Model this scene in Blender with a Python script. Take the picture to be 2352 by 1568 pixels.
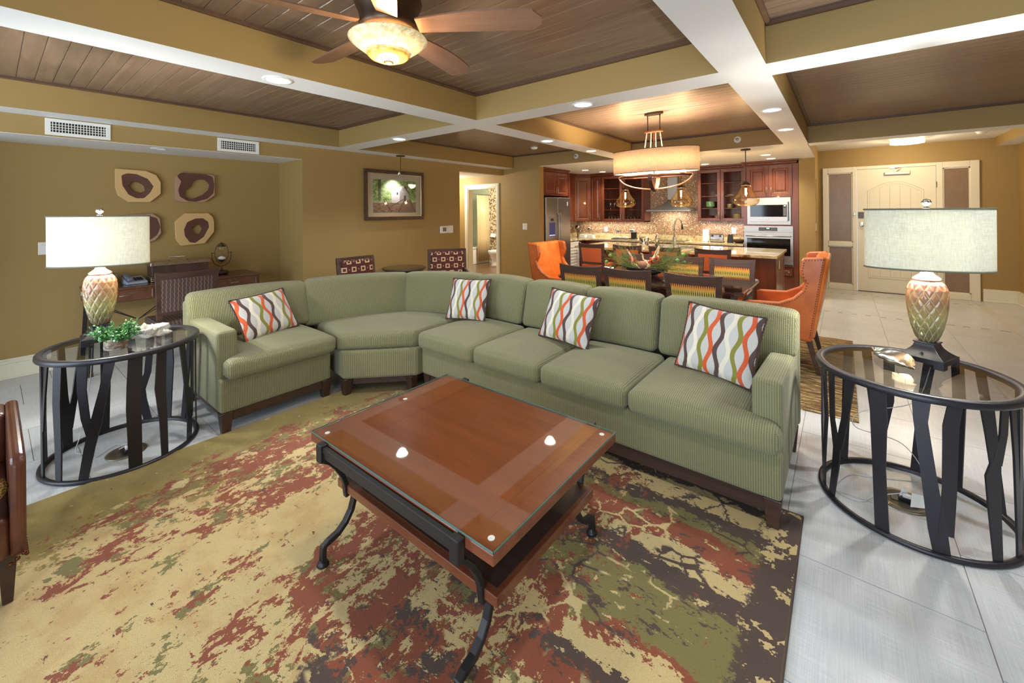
EXPOSURE=1.26; CHW=17; PENW=8; CANW=33; UCW=2.2; ENW=13
import bpy, bmesh, math, random
from mathutils import Vector, Matrix, noise
random.seed(7)
PI=math.pi
S=bpy.context.scene
for o in list(bpy.data.objects): bpy.data.objects.remove(o)
COL=S.collection
# ------------------------------------------------------------------ camera
YAW,ROLL,FPX,CY,CAMH=0.6719,-0.0089,954.17,484.8,1.5
cam=bpy.data.objects.new('camera',bpy.data.cameras.new('camera')); COL.objects.link(cam)
c_,s_=math.cos(ROLL),math.sin(ROLL)
R_=Vector((math.cos(YAW),math.sin(YAW),0)); U_=Vector((0,0,1)); Fw=Vector((-math.sin(YAW),math.cos(YAW),0))
rt=R_*c_+U_*s_; up=-R_*s_+U_*c_
cam.matrix_world=Matrix(((rt.x,up.x,-Fw.x,0),(rt.y,up.y,-Fw.y,0),(rt.z,up.z,-Fw.z,CAMH),(0,0,0,1)))
cam.data.sensor_width=36; cam.data.lens=36*FPX/2352; cam.data.shift_y=-(784-CY)/2352
cam.data.clip_start=.02; S.camera=cam
# ------------------------------------------------------------------ world, exposure
W=bpy.data.worlds.new('world'); S.world=W; W.use_nodes=True
W.node_tree.nodes['Background'].inputs[0].default_value=(.72,.8,1,1); W.node_tree.nodes['Background'].inputs[1].default_value=.6
S.view_settings.view_transform='Standard'; S.view_settings.look='None'; S.view_settings.exposure=EXPOSURE; S.view_settings.gamma=1
S.view_settings.use_curve_mapping=False
def light(kind,loc,power,col=(1,1,1),size=.1,rot=(0,0,0),sy=None,spot=None,blend=.6,name='light'):
    l=bpy.data.lights.new(name,kind); l.energy=power; l.color=col
    if kind=='AREA':
        l.size=size
        if sy: l.shape='RECTANGLE'; l.size_y=sy
    elif kind=='SPOT': l.spot_size=math.radians(spot); l.spot_blend=blend; l.shadow_soft_size=size
    else: l.shadow_soft_size=size
    o=bpy.data.objects.new(name,l); COL.objects.link(o); o.location=loc; o.rotation_euler=rot; return o
# daylight through the glazed wall behind the camera
WINL=[light('AREA',(-3.6,-1.93,1.25),38,(.72,.86,1.0),2.3,(-PI/2,0,0),sy=2.0,name='daylight_left'),
 light('AREA',(.2,-1.93,1.25),50,(.72,.86,1.0),2.6,(-PI/2,0,0),sy=2.0,name='daylight_right')]
for l in WINL: l.rotation_euler=(PI/2,0,0)
# ------------------------------------------------------------------ materials
def srgb(r,g,b):
    f=lambda v:(v/12.92 if v<=.04045 else ((v+.055)/1.055)**2.4)
    return (f(r/255),f(g/255),f(b/255),1)
class NT:
    def __init__(s,name):
        s.m=bpy.data.materials.new(name); s.m.use_nodes=True; s.t=s.m.node_tree; s.b=s.t.nodes['Principled BSDF']
    def n(s,typ,**k):
        x=s.t.nodes.new(typ)
        for a,v in k.items(): setattr(x,a,v)
        return x
    def l(s,a,b): s.t.links.new(a,b)
    def v(s,inp,val):
        if hasattr(val,'is_linked') or hasattr(val,'links'): s.l(val,inp)
        else: inp.default_value=val
    def math(s,op,a,b=None,c=None,clamp=False):
        x=s.n('ShaderNodeMath',operation=op,use_clamp=clamp); s.v(x.inputs[0],a)
        if b is not None: s.v(x.inputs[1],b)
        if c is not None: s.v(x.inputs[2],c)
        return x.outputs[0]
    def mix(s,f,a,b,blend='MIX'):
        x=s.n('ShaderNodeMix',data_type='RGBA',blend_type=blend); s.v(x.inputs[0],f); s.v(x.inputs[6],a); s.v(x.inputs[7],b); return x.outputs[2]
    def coord(s,kind='Object',scale=None,rot=None):
        c=s.n('ShaderNodeTexCoord').outputs[kind]
        if scale or rot:
            m=s.n('ShaderNodeMapping'); s.l(c,m.inputs[0])
            if scale: m.inputs[3].default_value=scale
            if rot: m.inputs[2].default_value=rot
            c=m.outputs[0]
        return c
    def sep(s,c):
        x=s.n('ShaderNodeSeparateXYZ'); s.l(c,x.inputs[0]); return x.outputs
    def noise(s,vec,scale,detail=3,rough=.5,dist=0,out='Fac'):
        x=s.n('ShaderNodeTexNoise'); s.l(vec,x.inputs['Vector']); x.inputs['Scale'].default_value=scale
        x.inputs['Detail'].default_value=detail; x.inputs['Roughness'].default_value=rough; x.inputs['Distortion'].default_value=dist
        return x.outputs[out]
    def ramp(s,f,stops,interp='LINEAR'):
        x=s.n('ShaderNodeValToRGB'); s.l(f,x.inputs[0]); r=x.color_ramp; r.interpolation=interp
        while len(r.elements)<len(stops): r.elements.new(.5)
        for e,(p,c) in zip(r.elements,stops): e.position=p; e.color=c
        return x.outputs[0]
    def smooth(s,f,a,b):
        x=s.n('ShaderNodeMapRange',interpolation_type='SMOOTHSTEP'); s.v(x.inputs[0],f); x.inputs[1].default_value=a; x.inputs[2].default_value=b; return x.outputs[0]
    def bump(s,h,strength=.3,dist=.01):
        x=s.n('ShaderNodeBump'); s.l(h,x.inputs['Height']); x.inputs['Strength'].default_value=strength; x.inputs['Distance'].default_value=dist
        s.l(x.outputs[0],s.b.inputs['Normal'])
    def set(s,**k):
        for a,v in k.items():
            i={'col':'Base Color','rough':'Roughness','metal':'Metallic','spec':'Specular IOR Level','trans':'Transmission Weight','ior':'IOR','ecol':'Emission Color','estr':'Emission Strength','coat':'Coat Weight','coatr':'Coat Roughness','sheen':'Sheen Weight','alpha':'Alpha'}[a]
            s.v(s.b.inputs[i],v)
        return s
def plain(name,c,rough=.5,metal=0,**k):
    t=NT(name); o=t.coord(); n=t.noise(o,9,2)
    a=tuple(x*.93 for x in c[:3])+(1,); b=tuple(min(1,x*1.05) for x in c[:3])+(1,)
    t.set(col=t.mix(n,a,b),rough=rough,metal=metal,**k); return t.m
def emit(name,c,st):
    t=NT(name); t.set(col=c,ecol=c,estr=st,rough=.5); return t.m
def wood(name,c1,c2,scale=(1,1,1),gs=6,rough=.35,coat=0,bumpy=.04,along='X'):
    t=NT(name); sc={'X':(1.2,14,14),'Y':(14,1.2,14),'Z':(14,14,1.2)}[along]
    o=t.coord('Object',scale=tuple(a*b for a,b in zip(sc,scale)))
    ri=t.n('ShaderNodeObjectInfo').outputs['Random']
    off=t.n('ShaderNodeVectorMath',operation='ADD'); t.l(o,off.inputs[0]); cmb=t.n('ShaderNodeCombineXYZ')
    k=t.math('MULTIPLY',ri,37.0); t.l(k,cmb.inputs[0]); t.l(k,cmb.inputs[1]); t.l(cmb.outputs[0],off.inputs[1])
    n=t.noise(off.outputs[0],gs*.25,6,.62,1.2); n2=t.noise(off.outputs[0],gs*2,3,.6)
    f=t.math('ADD',t.math('MULTIPLY',n,.75),t.math('MULTIPLY',n2,.25))
    c=t.ramp(f,[(.32,c1),(.68,c2)])
    br=t.math('ADD',t.math('MULTIPLY',ri,.16),.92); hsv=t.n('ShaderNodeHueSaturation'); t.l(c,hsv.inputs['Color']); t.l(br,hsv.inputs['Value'])
    t.set(col=hsv.outputs[0],rough=rough,coat=coat); t.bump(n2,bumpy,.005); return t.m
def paint(name,c,rough=.62):
    t=NT(name); o=t.coord(); n=t.noise(o,180,2); big=t.noise(o,1.1,2)
    t.set(col=t.mix(big,tuple(x*.97 for x in c[:3])+(1,),tuple(min(1,x*1.03) for x in c[:3])+(1,)),rough=rough); t.bump(n,.06,.002); return t.m
M={}
M['wall']=paint('wall_paint',srgb(160,132,78))
M['white']=paint('ceiling_white',srgb(230,230,228),.5)
M['trimw']=paint('trim_white',srgb(226,220,198),.35)
M['plank']=wood('ceiling_plank_wood',srgb(104,84,68),srgb(138,114,94),gs=5,rough=.33,along='X')
M['plank_trim']=wood('coffer_trim_wood',srgb(84,60,44),srgb(104,76,56),rough=.4)
M['cherry']=wood('cherry_cabinet_wood',srgb(92,44,27),srgb(128,68,42),gs=4,rough=.28,along='Z',coat=.15)
M['cherry_dark']=plain('cabinet_shadow_wood',srgb(72,34,26),.5)
M['table_wood']=wood('coffee_table_veneer',srgb(126,64,28),srgb(156,84,42),gs=3,rough=.3,coat=.3)
M['table_wood_light']=wood('coffee_table_band',srgb(132,68,32),srgb(162,90,46),gs=3,rough=.3,coat=.3)
M['table_edge']=wood('coffee_table_edge',srgb(96,52,34),srgb(126,70,44),gs=3,rough=.3,coat=.2)
M['espresso']=wood('espresso_wood',srgb(58,38,32),srgb(86,62,52),gs=4,rough=.42)
M['leg_wood']=wood('sofa_leg_wood',srgb(50,34,28),srgb(70,48,38),gs=4,rough=.4)
M['dining']=wood('dining_table_wood',srgb(46,26,26),srgb(74,42,40),gs=3,rough=.07,coat=.8)
M['desk']=wood('desk_wood',srgb(82,52,36),srgb(114,76,54),gs=4,rough=.3)
M['iron']=plain('dark_iron',srgb(52,50,50),.42,.55)
M['iron_blue']=plain('dark_bronze_frame',srgb(58,56,60),.38,.6)
M['bronze']=plain('oiled_bronze',srgb(84,66,54),.38,.7)
M['chrome']=plain('chrome',srgb(225,225,225),.12,1)
M['nickel']=plain('satin_nickel',srgb(190,180,165),.3,1)
M['black']=plain('black_plastic',srgb(28,28,30),.35)
M['plastic']=plain('white_plastic',srgb(238,236,228),.35)
M['towel']=plain('white_cloth',srgb(240,238,232),.9)
M['brass']=plain('nailhead_brass',srgb(96,52,26),.4,.8)
def steel():
    t=NT('stainless_steel'); o=t.coord('Object',scale=(2,2,120)); n=t.noise(o,3,3)
    t.set(col=t.mix(n,srgb(160,157,153),srgb(186,183,178)),rough=.30,metal=.9); t.bump(n,.03,.001); return t.m
M['steel']=steel()
def glassm(name,c=(1,1,1,1),rough=.0,ior=1.45):
    t=NT(name); t.set(col=c,rough=rough,trans=1.0,ior=ior); t.m.use_screen_refraction=False if hasattr(t.m,'use_screen_refraction') else False; return t.m
M['glass']=glassm('clear_glass')
def pane(name,tint,mixf):   # thin sheet: mostly see-through plus a clear reflection
    t=NT(name); g=t.n('ShaderNodeBsdfGlossy'); g.inputs['Roughness'].default_value=.02; tr=t.n('ShaderNodeBsdfTransparent'); tr.inputs[0].default_value=tint
    fr=t.n('ShaderNodeLayerWeight'); fr.inputs[0].default_value=.5; f=t.math('ADD',t.math('MULTIPLY',t.math('POWER',fr.outputs['Facing'],5.0),.75),mixf,clamp=True)
    m=t.n('ShaderNodeMixShader'); t.l(f,m.inputs[0]); t.l(tr.outputs[0],m.inputs[1]); t.l(g.outputs[0],m.inputs[2])
    t.l(m.outputs[0],t.t.nodes['Material Output'].inputs[0]); return t.m
M['pane']=pane('thin_glass_pane',(.95,.97,.96,1),.02)
M['tabletop_glass']=pane('smoked_table_glass',(.80,.80,.80,1),.05)
M['topglass']=pane('coffee_table_glass',(.97,.98,.97,1),.09)
def amberg():
    t=NT('amber_blown_glass'); lw=t.n('ShaderNodeLayerWeight'); lw.inputs[0].default_value=.5; fc=t.math('POWER',lw.outputs['Facing'],2.0)
    tr=t.n('ShaderNodeBsdfTransparent'); t.l(t.mix(fc,(1,.90,.72,1),(.62,.36,.10,1)),tr.inputs[0]); g=t.n('ShaderNodeBsdfGlossy'); g.inputs['Roughness'].default_value=.04; g.inputs['Color'].default_value=(1,.86,.6,1)
    m=t.n('ShaderNodeMixShader'); t.l(t.math('ADD',t.math('MULTIPLY',fc,.35),.10),m.inputs[0]); t.l(tr.outputs[0],m.inputs[1]); t.l(g.outputs[0],m.inputs[2]); t.l(m.outputs[0],t.t.nodes['Material Output'].inputs[0]); return t.m
M['amber']=amberg()
M['glass_edge']=plain('green_glass_edge',srgb(84,118,110),.2)
def floor_tile():
    t=NT('linen_floor_tile'); o=t.coord('Object'); ri=t.n('ShaderNodeObjectInfo').outputs['Random']
    a=t.noise(t.coord('Object',scale=(4,300,1)),1.2,3,.7); b=t.noise(t.coord('Object',scale=(300,4,1)),1.2,3,.7)
    big=t.noise(t.coord('Object'),3.5,3)
    f=t.math('ADD',t.math('MULTIPLY',t.math('ADD',a,b),.4),t.math('MULTIPLY',big,.2))
    c=t.ramp(f,[(.36,srgb(170,171,171)),(.62,srgb(207,208,206))])
    hs=t.n('ShaderNodeHueSaturation'); t.l(c,hs.inputs['Color']); t.l(t.math('ADD',t.math('MULTIPLY',ri,.05),.975),hs.inputs['Value'])
    t.set(col=hs.outputs[0],rough=.3); t.bump(f,.08,.002); return t.m
M['tile']=floor_tile()
M['grout']=plain('grout',srgb(150,144,134),.8)
M['border']=plain('border_pebble',srgb(194,186,168),.5)
M['hood']=plain('hood_steel',srgb(176,178,180),.3,.6)
M['border_dark']=plain('border_stick',srgb(150,134,112),.5)
def chenille():
    t=NT('green_chenille'); o=t.coord('Object')
    # ribs follow the generated coordinate stored per cushion (uv.x) so they run with the piece
    uv=t.sep(t.coord('UV')); 
    ribs=t.math('SINE',t.math('MULTIPLY',uv[0],2*PI*95)); cross=t.math('SINE',t.math('MULTIPLY',uv[1],2*PI*170))
    n=t.noise(o,260,2); big=t.noise(o,5,3)
    h=t.math('ADD',t.math('MULTIPLY',ribs,.5),t.math('MULTIPLY',cross,.32)); h=t.math('ADD',h,t.math('MULTIPLY',n,.6))
    f=t.smooth(h,-.5,1.0)
    c=t.mix(f,srgb(92,91,58),srgb(140,137,98)); c=t.mix(t.math('MULTIPLY',big,.35),c,srgb(116,115,78))
    t.set(col=c,rough=.85,sheen=.15); t.bump(h,.5,.004); return t.m
M['sofa']=chenille()
def leather(name,c1,c2,rough=.35):
    t=NT(name); o=t.coord(); n=t.noise(o,5,4,.6,.6); f=t.noise(o,220,2)
    t.set(col=t.mix(t.smooth(n,.3,.7),c1,c2),rough=rough,coat=.1); t.bump(f,.1,.002); return t.m
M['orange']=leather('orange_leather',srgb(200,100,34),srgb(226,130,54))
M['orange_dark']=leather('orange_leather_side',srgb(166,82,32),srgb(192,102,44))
M['brownl']=leather('brown_leather',srgb(70,36,22),srgb(98,54,36),.32)
M['orange_fab']=plain('orange_fabric',srgb(196,96,52),.85)
M['brown_fab']=plain('brown_vinyl',srgb(58,42,38),.5)
# ------------------------------------------------------------------ mesh helpers
def rz(a): return Matrix.Rotation(a,4,'Z')
class MB:
    def __init__(s): s.v=[]; s.f=[]; s.mi=[]; s.sm=[]
    def add(s,vs,fs,mi=0,sm=False,M=None):
        k=len(s.v)
        s.v+= [tuple(M@Vector(p)) for p in vs] if M is not None else [tuple(p) for p in vs]
        s.f+= [tuple(k+i for i in f) for f in fs]; s.mi+=[mi]*len(fs); s.sm+=[sm]*len(fs); return s
    def box(s,x0,x1,y0,y1,z0,z1,mi=0,M=None):
        v=[(x,y,z) for z in (z0,z1) for y in (y0,y1) for x in (x0,x1)]
        return s.add(v,[(0,2,3,1),(4,5,7,6),(0,1,5,4),(2,6,7,3),(0,4,6,2),(1,3,7,5)],mi,False,M)
    def cbox(s,c,d,mi=0,M=None): return s.box(c[0]-d[0]/2,c[0]+d[0]/2,c[1]-d[1]/2,c[1]+d[1]/2,c[2]-d[2]/2,c[2]+d[2]/2,mi,M)
    def taper(s,c,z0,z1,a,b,mi=0,off=(0,0)):   # square post: size a at the bottom, b at the top
        x,y=c; ox,oy=off
        v=[(x-a[0]/2,y-a[1]/2,z0),(x+a[0]/2,y-a[1]/2,z0),(x+a[0]/2,y+a[1]/2,z0),(x-a[0]/2,y+a[1]/2,z0)]
        v+=[(x+ox-b[0]/2,y+oy-b[1]/2,z1),(x+ox+b[0]/2,y+oy-b[1]/2,z1),(x+ox+b[0]/2,y+oy+b[1]/2,z1),(x+ox-b[0]/2,y+oy+b[1]/2,z1)]
        return s.add(v,[(3,2,1,0),(4,5,6,7),(0,1,5,4),(1,2,6,5),(2,3,7,6),(3,0,4,7)],mi)
    def prism(s,poly,z0,z1,mi=0,M=None,sm=False):
        n=len(poly); a=sum(poly[i][0]*poly[(i+1)%n][1]-poly[(i+1)%n][0]*poly[i][1] for i in range(n))
        if a<0: poly=poly[::-1]
        v=[(p[0],p[1],z0) for p in poly]+[(p[0],p[1],z1) for p in poly]
        s.add(v,[tuple(range(n-1,-1,-1)),tuple(range(n,2*n))],mi,False,M)
        k=len(s.v)-2*n
        for i in range(n):
            j=(i+1)%n; s.f.append((k+i,k+j,k+n+j,k+n+i)); s.mi.append(mi); s.sm.append(sm)
        return s
    def lathe(s,prof,c=(0,0,0),n=24,mi=0,sm=True,M=None,sx=1,sy=1,fn=None):
        v=[];f=[]
        for j,(r,z) in enumerate(prof):
            for i in range(n):
                a=2*PI*i/n; rr=r if fn is None else fn(r,z,a,j)
                v.append((c[0]+rr*math.cos(a)*sx,c[1]+rr*math.sin(a)*sy,c[2]+z))
        for j in range(len(prof)-1):
            for i in range(n):
                k=(i+1)%n; f.append((j*n+i,j*n+k,(j+1)*n+k,(j+1)*n+i))
        s.add(v,f,mi,sm,M)
        return s
    def cyl(s,c,r,h,n=20,mi=0,M=None,r2=None,sm=True):
        r2=r if r2 is None else r2
        return s.lathe([(0.0001,0),(r,0),(r,0),(r2,h),(r2,h),(0.0001,h)],c,n,mi,sm,M)
    def tube(s,pts,r,n=8,mi=0,closed=False,sm=True,M=None,flat=None,cap=True):
        pts=[Vector(p) for p in pts]; m=len(pts); v=[];f=[]
        rs=r if isinstance(r,(list,tuple)) else [r]*m
        ref=Vector((0,0,1)); prev=None
        for i,p in enumerate(pts):
            a=pts[i-1] if (i>0 or closed) else p; b=pts[(i+1)%m] if (i<m-1 or closed) else p
            t=(b-a); t=t.normalized() if t.length>1e-9 else Vector((0,0,1))
            if prev is None:
                x=t.cross(ref); 
                if x.length<.05: x=t.cross(Vector((0,1,0)))
                x.normalize()
            else:
                x=prev-t*prev.dot(t); x=x.normalized() if x.length>1e-6 else prev
            prev=x; y=t.cross(x)
            for k in range(n):
                an=2*PI*(k+.5)/n; dx,dy=math.cos(an)*rs[i],math.sin(an)*rs[i]
                if flat: dx*=flat[0]; dy*=flat[1]
                v.append(p+x*dx+y*dy)
        for i in range(m if closed else m-1):
            j=(i+1)%m
            for k in range(n):
                l=(k+1)%n; f.append((i*n+k,i*n+l,j*n+l,j*n+k))
        if cap and not closed: f.append(tuple(range(n-1,-1,-1))); f.append(tuple(range((m-1)*n,m*n)))
        s.add(v,f,mi,sm,M); return s
    def bar(s,path,w,h,mi=0,side=Vector((0,1,0)),M=None):   # rectangular bar along a path, width w along `side`
        pts=[Vector(p) for p in path]; v=[];f=[]; m=len(pts); side=Vector(side)
        for i,p in enumerate(pts):
            a=pts[max(0,i-1)]; b=pts[min(m-1,i+1)]; t=(b-a).normalized(); x=(side-t*side.dot(t)).normalized(); y=t.cross(x)
            hh=h[i] if isinstance(h,(list,tuple)) else h
            v+=[p-x*w/2-y*hh/2,p+x*w/2-y*hh/2,p+x*w/2+y*hh/2,p-x*w/2+y*hh/2]
        for i in range(m-1):
            for k in range(4):
                l=(k+1)%4; f.append((i*4+k,i*4+l,(i+1)*4+l,(i+1)*4+k))
        f.append((3,2,1,0)); f.append(tuple((m-1)*4+k for k in range(4)))
        s.add(v,f,mi,False,M); return s
    def sphere(s,c,r,n=16,m=10,mi=0,sc=(1,1,1),M=None):
        v=[];f=[]
        for j in range(m+1):
            t=PI*j/m
            for i in range(n):
                a=2*PI*i/n; v.append((c[0]+r*math.sin(t)*math.cos(a)*sc[0],c[1]+r*math.sin(t)*math.sin(a)*sc[1],c[2]-r*math.cos(t)*sc[2]))
        for j in range(m):
            for i in range(n):
                k=(i+1)%n; f.append((j*n+i,j*n+k,(j+1)*n+k,(j+1)*n+i))
        s.add(v,f,mi,True,M); return s
    def rbox(s,hx,hy,hz,r,fn=None,n=10,mi=0,M=None,puff=(0,0)):
        """rounded cushion block: half sizes, edge radius, puff=(top, sides); fn maps (u,v,w,p)->p for odd footprints"""
        idx={};v=[];f=[]
        def vert(u,vv,w):
            key=(round(u,5),round(vv,5),round(w,5))
            if key in idx: return idx[key]
            p=Vector((u*hx,vv*hy,w*hz)); q=Vector((max(-hx+r,min(hx-r,p.x)),max(-hy+r,min(hy-r,p.y)),max(-hz+r,min(hz-r,p.z))))
            d=p-q
            if d.length>1e-9:
                d=d.normalized()*r; p=q+d
            bu=(1-u*u)*(1-vv*vv)
            p.z+= puff[0]*bu*(1 if w>0 else .3*-1)*abs(w)
            p.x+= puff[1]*u*(1-w*w)*(1-vv*vv)*.8; p.y+=puff[1]*vv*(1-w*w)*(1-u*u)*.8
            if fn: p=Vector(fn(p.x/hx,p.y/hy,p.z,p))
            idx[key]=len(v); v.append(p); return idx[key]
        def g(k,n,h):     # parameter values packed toward the edges so the rounding is smooth
            e=r/h; a=[-1,-1+e*.3,-1+e*.65,-1+e]; inner=[-1+e+(2-2*e)*i/n for i in range(1,n)]; return a+inner+[1-e,1-e*.65,1-e*.3,1]
        gx,gy,gz=g(0,n,hx),g(0,n,hy),g(0,max(2,n//3),hz)
        def face(A,B,fnc,flip):
            for i in range(len(A)-1):
                for j in range(len(B)-1):
                    q=[fnc(A[i],B[j]),fnc(A[i+1],B[j]),fnc(A[i+1],B[j+1]),fnc(A[i],B[j+1])]
                    ids=[vert(*t) for t in q]
                    if flip: ids=ids[::-1]
                    if len(set(ids))>2: f.append(tuple(ids))
        face(gx,gy,lambda a,b:(a,b,1),False); face(gx,gy,lambda a,b:(a,b,-1),True)
        face(gx,gz,lambda a,b:(a,-1,b),False); face(gx,gz,lambda a,b:(a,1,b),True)
        face(gy,gz,lambda a,b:(-1,a,b),True); face(gy,gz,lambda a,b:(1,a,b),False)
        s.add(v,f,mi,True,M); return s
    def panel(s,w,h,prof,M,mi=0):
        """flat rectangle w x h in the local XZ plane facing -Y, nested loops (inset, depth toward viewer) give frames and raised fields"""
        v=[];f=[]
        for ins,d in prof:
            a,b=w/2-ins,h/2-ins; v+=[(-a,-d,-b),(a,-d,-b),(a,-d,b),(-a,-d,b)]
        for i in range(len(prof)-1):
            for k in range(4):
                l=(k+1)%4; f.append((i*4+k,i*4+l,(i+1)*4+l,(i+1)*4+k))
        k=(len(prof)-1)*4; f.append((k,k+1,k+2,k+3))
        s.add(v,f,mi,False,M); return s
OFF={}
def obj(name,mb,mat,parent=None,bevel=0,seg=2,uv=None,wn=False,local=False):
    me=bpy.data.meshes.new(name); vs=mb.v
    if parent is not None and not local:
        p=parent; off=None
        while p is not None:
            if p.name in OFF: off=OFF[p.name]; break
            p=p.parent
        if off is not None: vs=[(a-off[0],b-off[1],c-off[2]) for a,b,c in vs]
    me.from_pydata(vs,[],mb.f); me.validate(clean_customdata=False) if False else None
    mats=mat if isinstance(mat,(list,tuple)) else [mat]
    for m in mats: me.materials.append(m)
    for p,mi,sm in zip(me.polygons,mb.mi,mb.sm): p.material_index=mi; p.use_smooth=sm
    if uv:
        L=me.uv_layers.new(name='UVMap')
        for p in me.polygons:
            nn=p.normal
            for li in p.loop_indices:
                c=mb.v[me.loops[li].vertex_index]
                if abs(nn.z)>.6: q=(c[0],c[1]) if uv=='x' else (c[1],c[0])
                elif uv=='ax': q=(c[0],c[2])
                else: q=((c[0] if abs(nn.y)>abs(nn.x) else c[1]),c[2])
                L.data[li].uv=q
    me.update(); o=bpy.data.objects.new(name,me); COL.objects.link(o)
    if parent is not None: o.parent=parent
    if bevel:
        b=o.modifiers.new('bevel','BEVEL'); b.width=bevel; b.segments=seg; b.limit_method='ANGLE'; b.angle_limit=math.radians(40)
        if seg>1:
            b.harden_normals=False
    return o
def tag(o,label=None,cat=None,group=None,kind=None):
    if label: o['label']=label
    if cat: o['category']=cat
    if group: o['group']=group
    if kind: o['kind']=kind
    return o
def thing(name,label,cat,loc=(0,0,0),rot=0,group=None,world=True):
    """Empty at the base of a thing. world=True: its parts are given in room coordinates; otherwise in its own"""
    o=bpy.data.objects.new(name,None); COL.objects.link(o); o.location=loc; o.rotation_euler=(0,0,rot); o.empty_display_size=.1
    if world and not rot: OFF[o.name]=loc
    return tag(o,label,cat,group)
def single(name,mb,mat,label,cat,group=None,base=None,**k):
    """a thing that is one mesh; its origin goes to the middle of its base"""
    xs=[v[0] for v in mb.v]; ys=[v[1] for v in mb.v]; zs=[v[2] for v in mb.v]
    c=base or ((min(xs)+max(xs))/2,(min(ys)+max(ys))/2,min(zs))
    w=mb.v; mb.v=[(a-c[0],b-c[1],d-c[2]) for a,b,d in w]; o=obj(name,mb,mat,**k); o.location=c
    return tag(o,label,cat,group)
def struct(name,mb,mat,parent=None,**k):
    o=obj(name,mb,mat,parent,**k)
    if parent is None: o['kind']='structure'
    return o
def copy_tree(o,parent=None):
    c=o.copy(); COL.objects.link(c)
    if parent is not None: c.parent=parent
    for ch in [x for x in bpy.data.objects if x.parent is o]: copy_tree(ch,c)
    return c
def inst(src,name,parent,loc=None,rot=None):
    c=src.copy(); c.name=name; COL.objects.link(c); c.parent=parent
    if loc is not None: c.location=loc
    if rot is not None: c.rotation_euler=rot
    return c
def place(root,loc,rot,label,group=None):
    r=copy_tree(root); r.location=loc; r.rotation_euler=(0,0,rot); r['label']=label
    if group: r['group']=group
    return r
# ------------------------------------------------------------------ room numbers
ZB,ZC,ZA=2.344,2.581,2.181          # underside of beams, plank ceilings, desk alcove soffit
XA,XP=-6.02,-5.343                  # alcove back wall, picture wall
YH,YK,YD=6.45,9.05,9.818            # hall wall, kitchen back wall, entry wall
YR=-2.0                             # wall behind the camera
XR,XR2=2.8,2.117
# ================================================================== SETTING
m=MB(); m.box(-9.2,XR+.1,YR-.1,YD+.1,-.08,-.004); floor=struct('floor',m,M['grout'])
tw=.61; n=0
tile_me=None
for i in range(-12,6):
    x0=.387+i*tw; x1=x0+tw
    if x1<-6.03 and True: pass
    for j in range(-4,18):
        y0=1.99+(j-2)*tw-(0 if i%2==0 else -.19); y1=y0+tw
        a,b,c,d=max(x0,XA),min(x1,XR),max(y0,YR),min(y1,YD)
        if i%2 and False: pass
        if b-a<.02 or d-c<.02: continue
        if y0>YH and x1<-5.3: continue
        if c>7.2 and b<-1.0: continue       # under the kitchen cabinets and island
        if c>6.9 and a>XR2: continue
        if c>6.9: b=min(b,XR2)
        full=(abs(b-x1)<1e-6 and abs(a-x0)<1e-6 and abs(c-y0)<1e-6 and abs(d-y1)<1e-6)
        if full:
            if tile_me is None:
                mm=MB(); g=.0018; mm.add([(g,g,-.005),(tw-g,g,-.005),(tw-g,tw-g,-.005),(g,tw-g,-.005),(g,g,0),(tw-g,g,0),(tw-g,tw-g,0),(g,tw-g,0)],[(4,5,6,7),(0,1,5,4),(1,2,6,5),(2,3,7,6),(3,0,4,7)])
                o=obj('tile',mm,M['tile'],floor); tile_me=o.data; o.location=(x0,y0,0)
            else:
                o=bpy.data.objects.new('tile',tile_me); COL.objects.link(o); o.parent=floor; o.location=(x0,y0,0)
        else:
            mm=MB(); g=.0018; mm.box(a+g,b-g,c+g,d-g,-.005,0); obj('tile',mm,M['tile'],floor)
        n+=1
# corridor floor beyond the picture wall
for k in range(4):
    for l in range(2):
        mm=MB(); x0=-8.1+k*.55; mm.box(x0,x0+.546,5.24+l*.6,5.24+l*.6+.596,-.005,0)
        if x0+.5<XP-.14: obj('tile',mm,M['tile'],floor)
# inlaid border of the entry floor
mm=MB(); md=MB()
def strip(x0,x1,y0,y1,step,mbx,bx,by):
    k=0
    if x1-x0>y1-y0:
        x=x0
        while x<x1:
            w=step*random.uniform(.35,.6); y=(y0+y1)/2+random.uniform(-.006,.006); mbx.box(x,x+w,y-by/2,y+by/2,-.001,.0006); x+=step; k+=1
    else:
        y=y0
        while y<y1:
            w=step*random.uniform(.4,.6); mbx.box(x0,x1,y,y+w,-.001,.0006); y+=step
strip(-.225,-.14,7.62,9.28,.042,mm,.08,.02); strip(1.60,1.69,7.74,9.5,.05,mm,.08,.02)
strip(-.22,1.62,7.58,7.64,.155,md,.1,.035); strip(-.2,1.62,9.34,9.38,.155,md,.1,.03)
tag(obj('border_inlay',mm,M['border'],floor),kind='stuff'); tag(obj('border_inlay',md,M['border_dark'],floor),kind='stuff')
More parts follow.
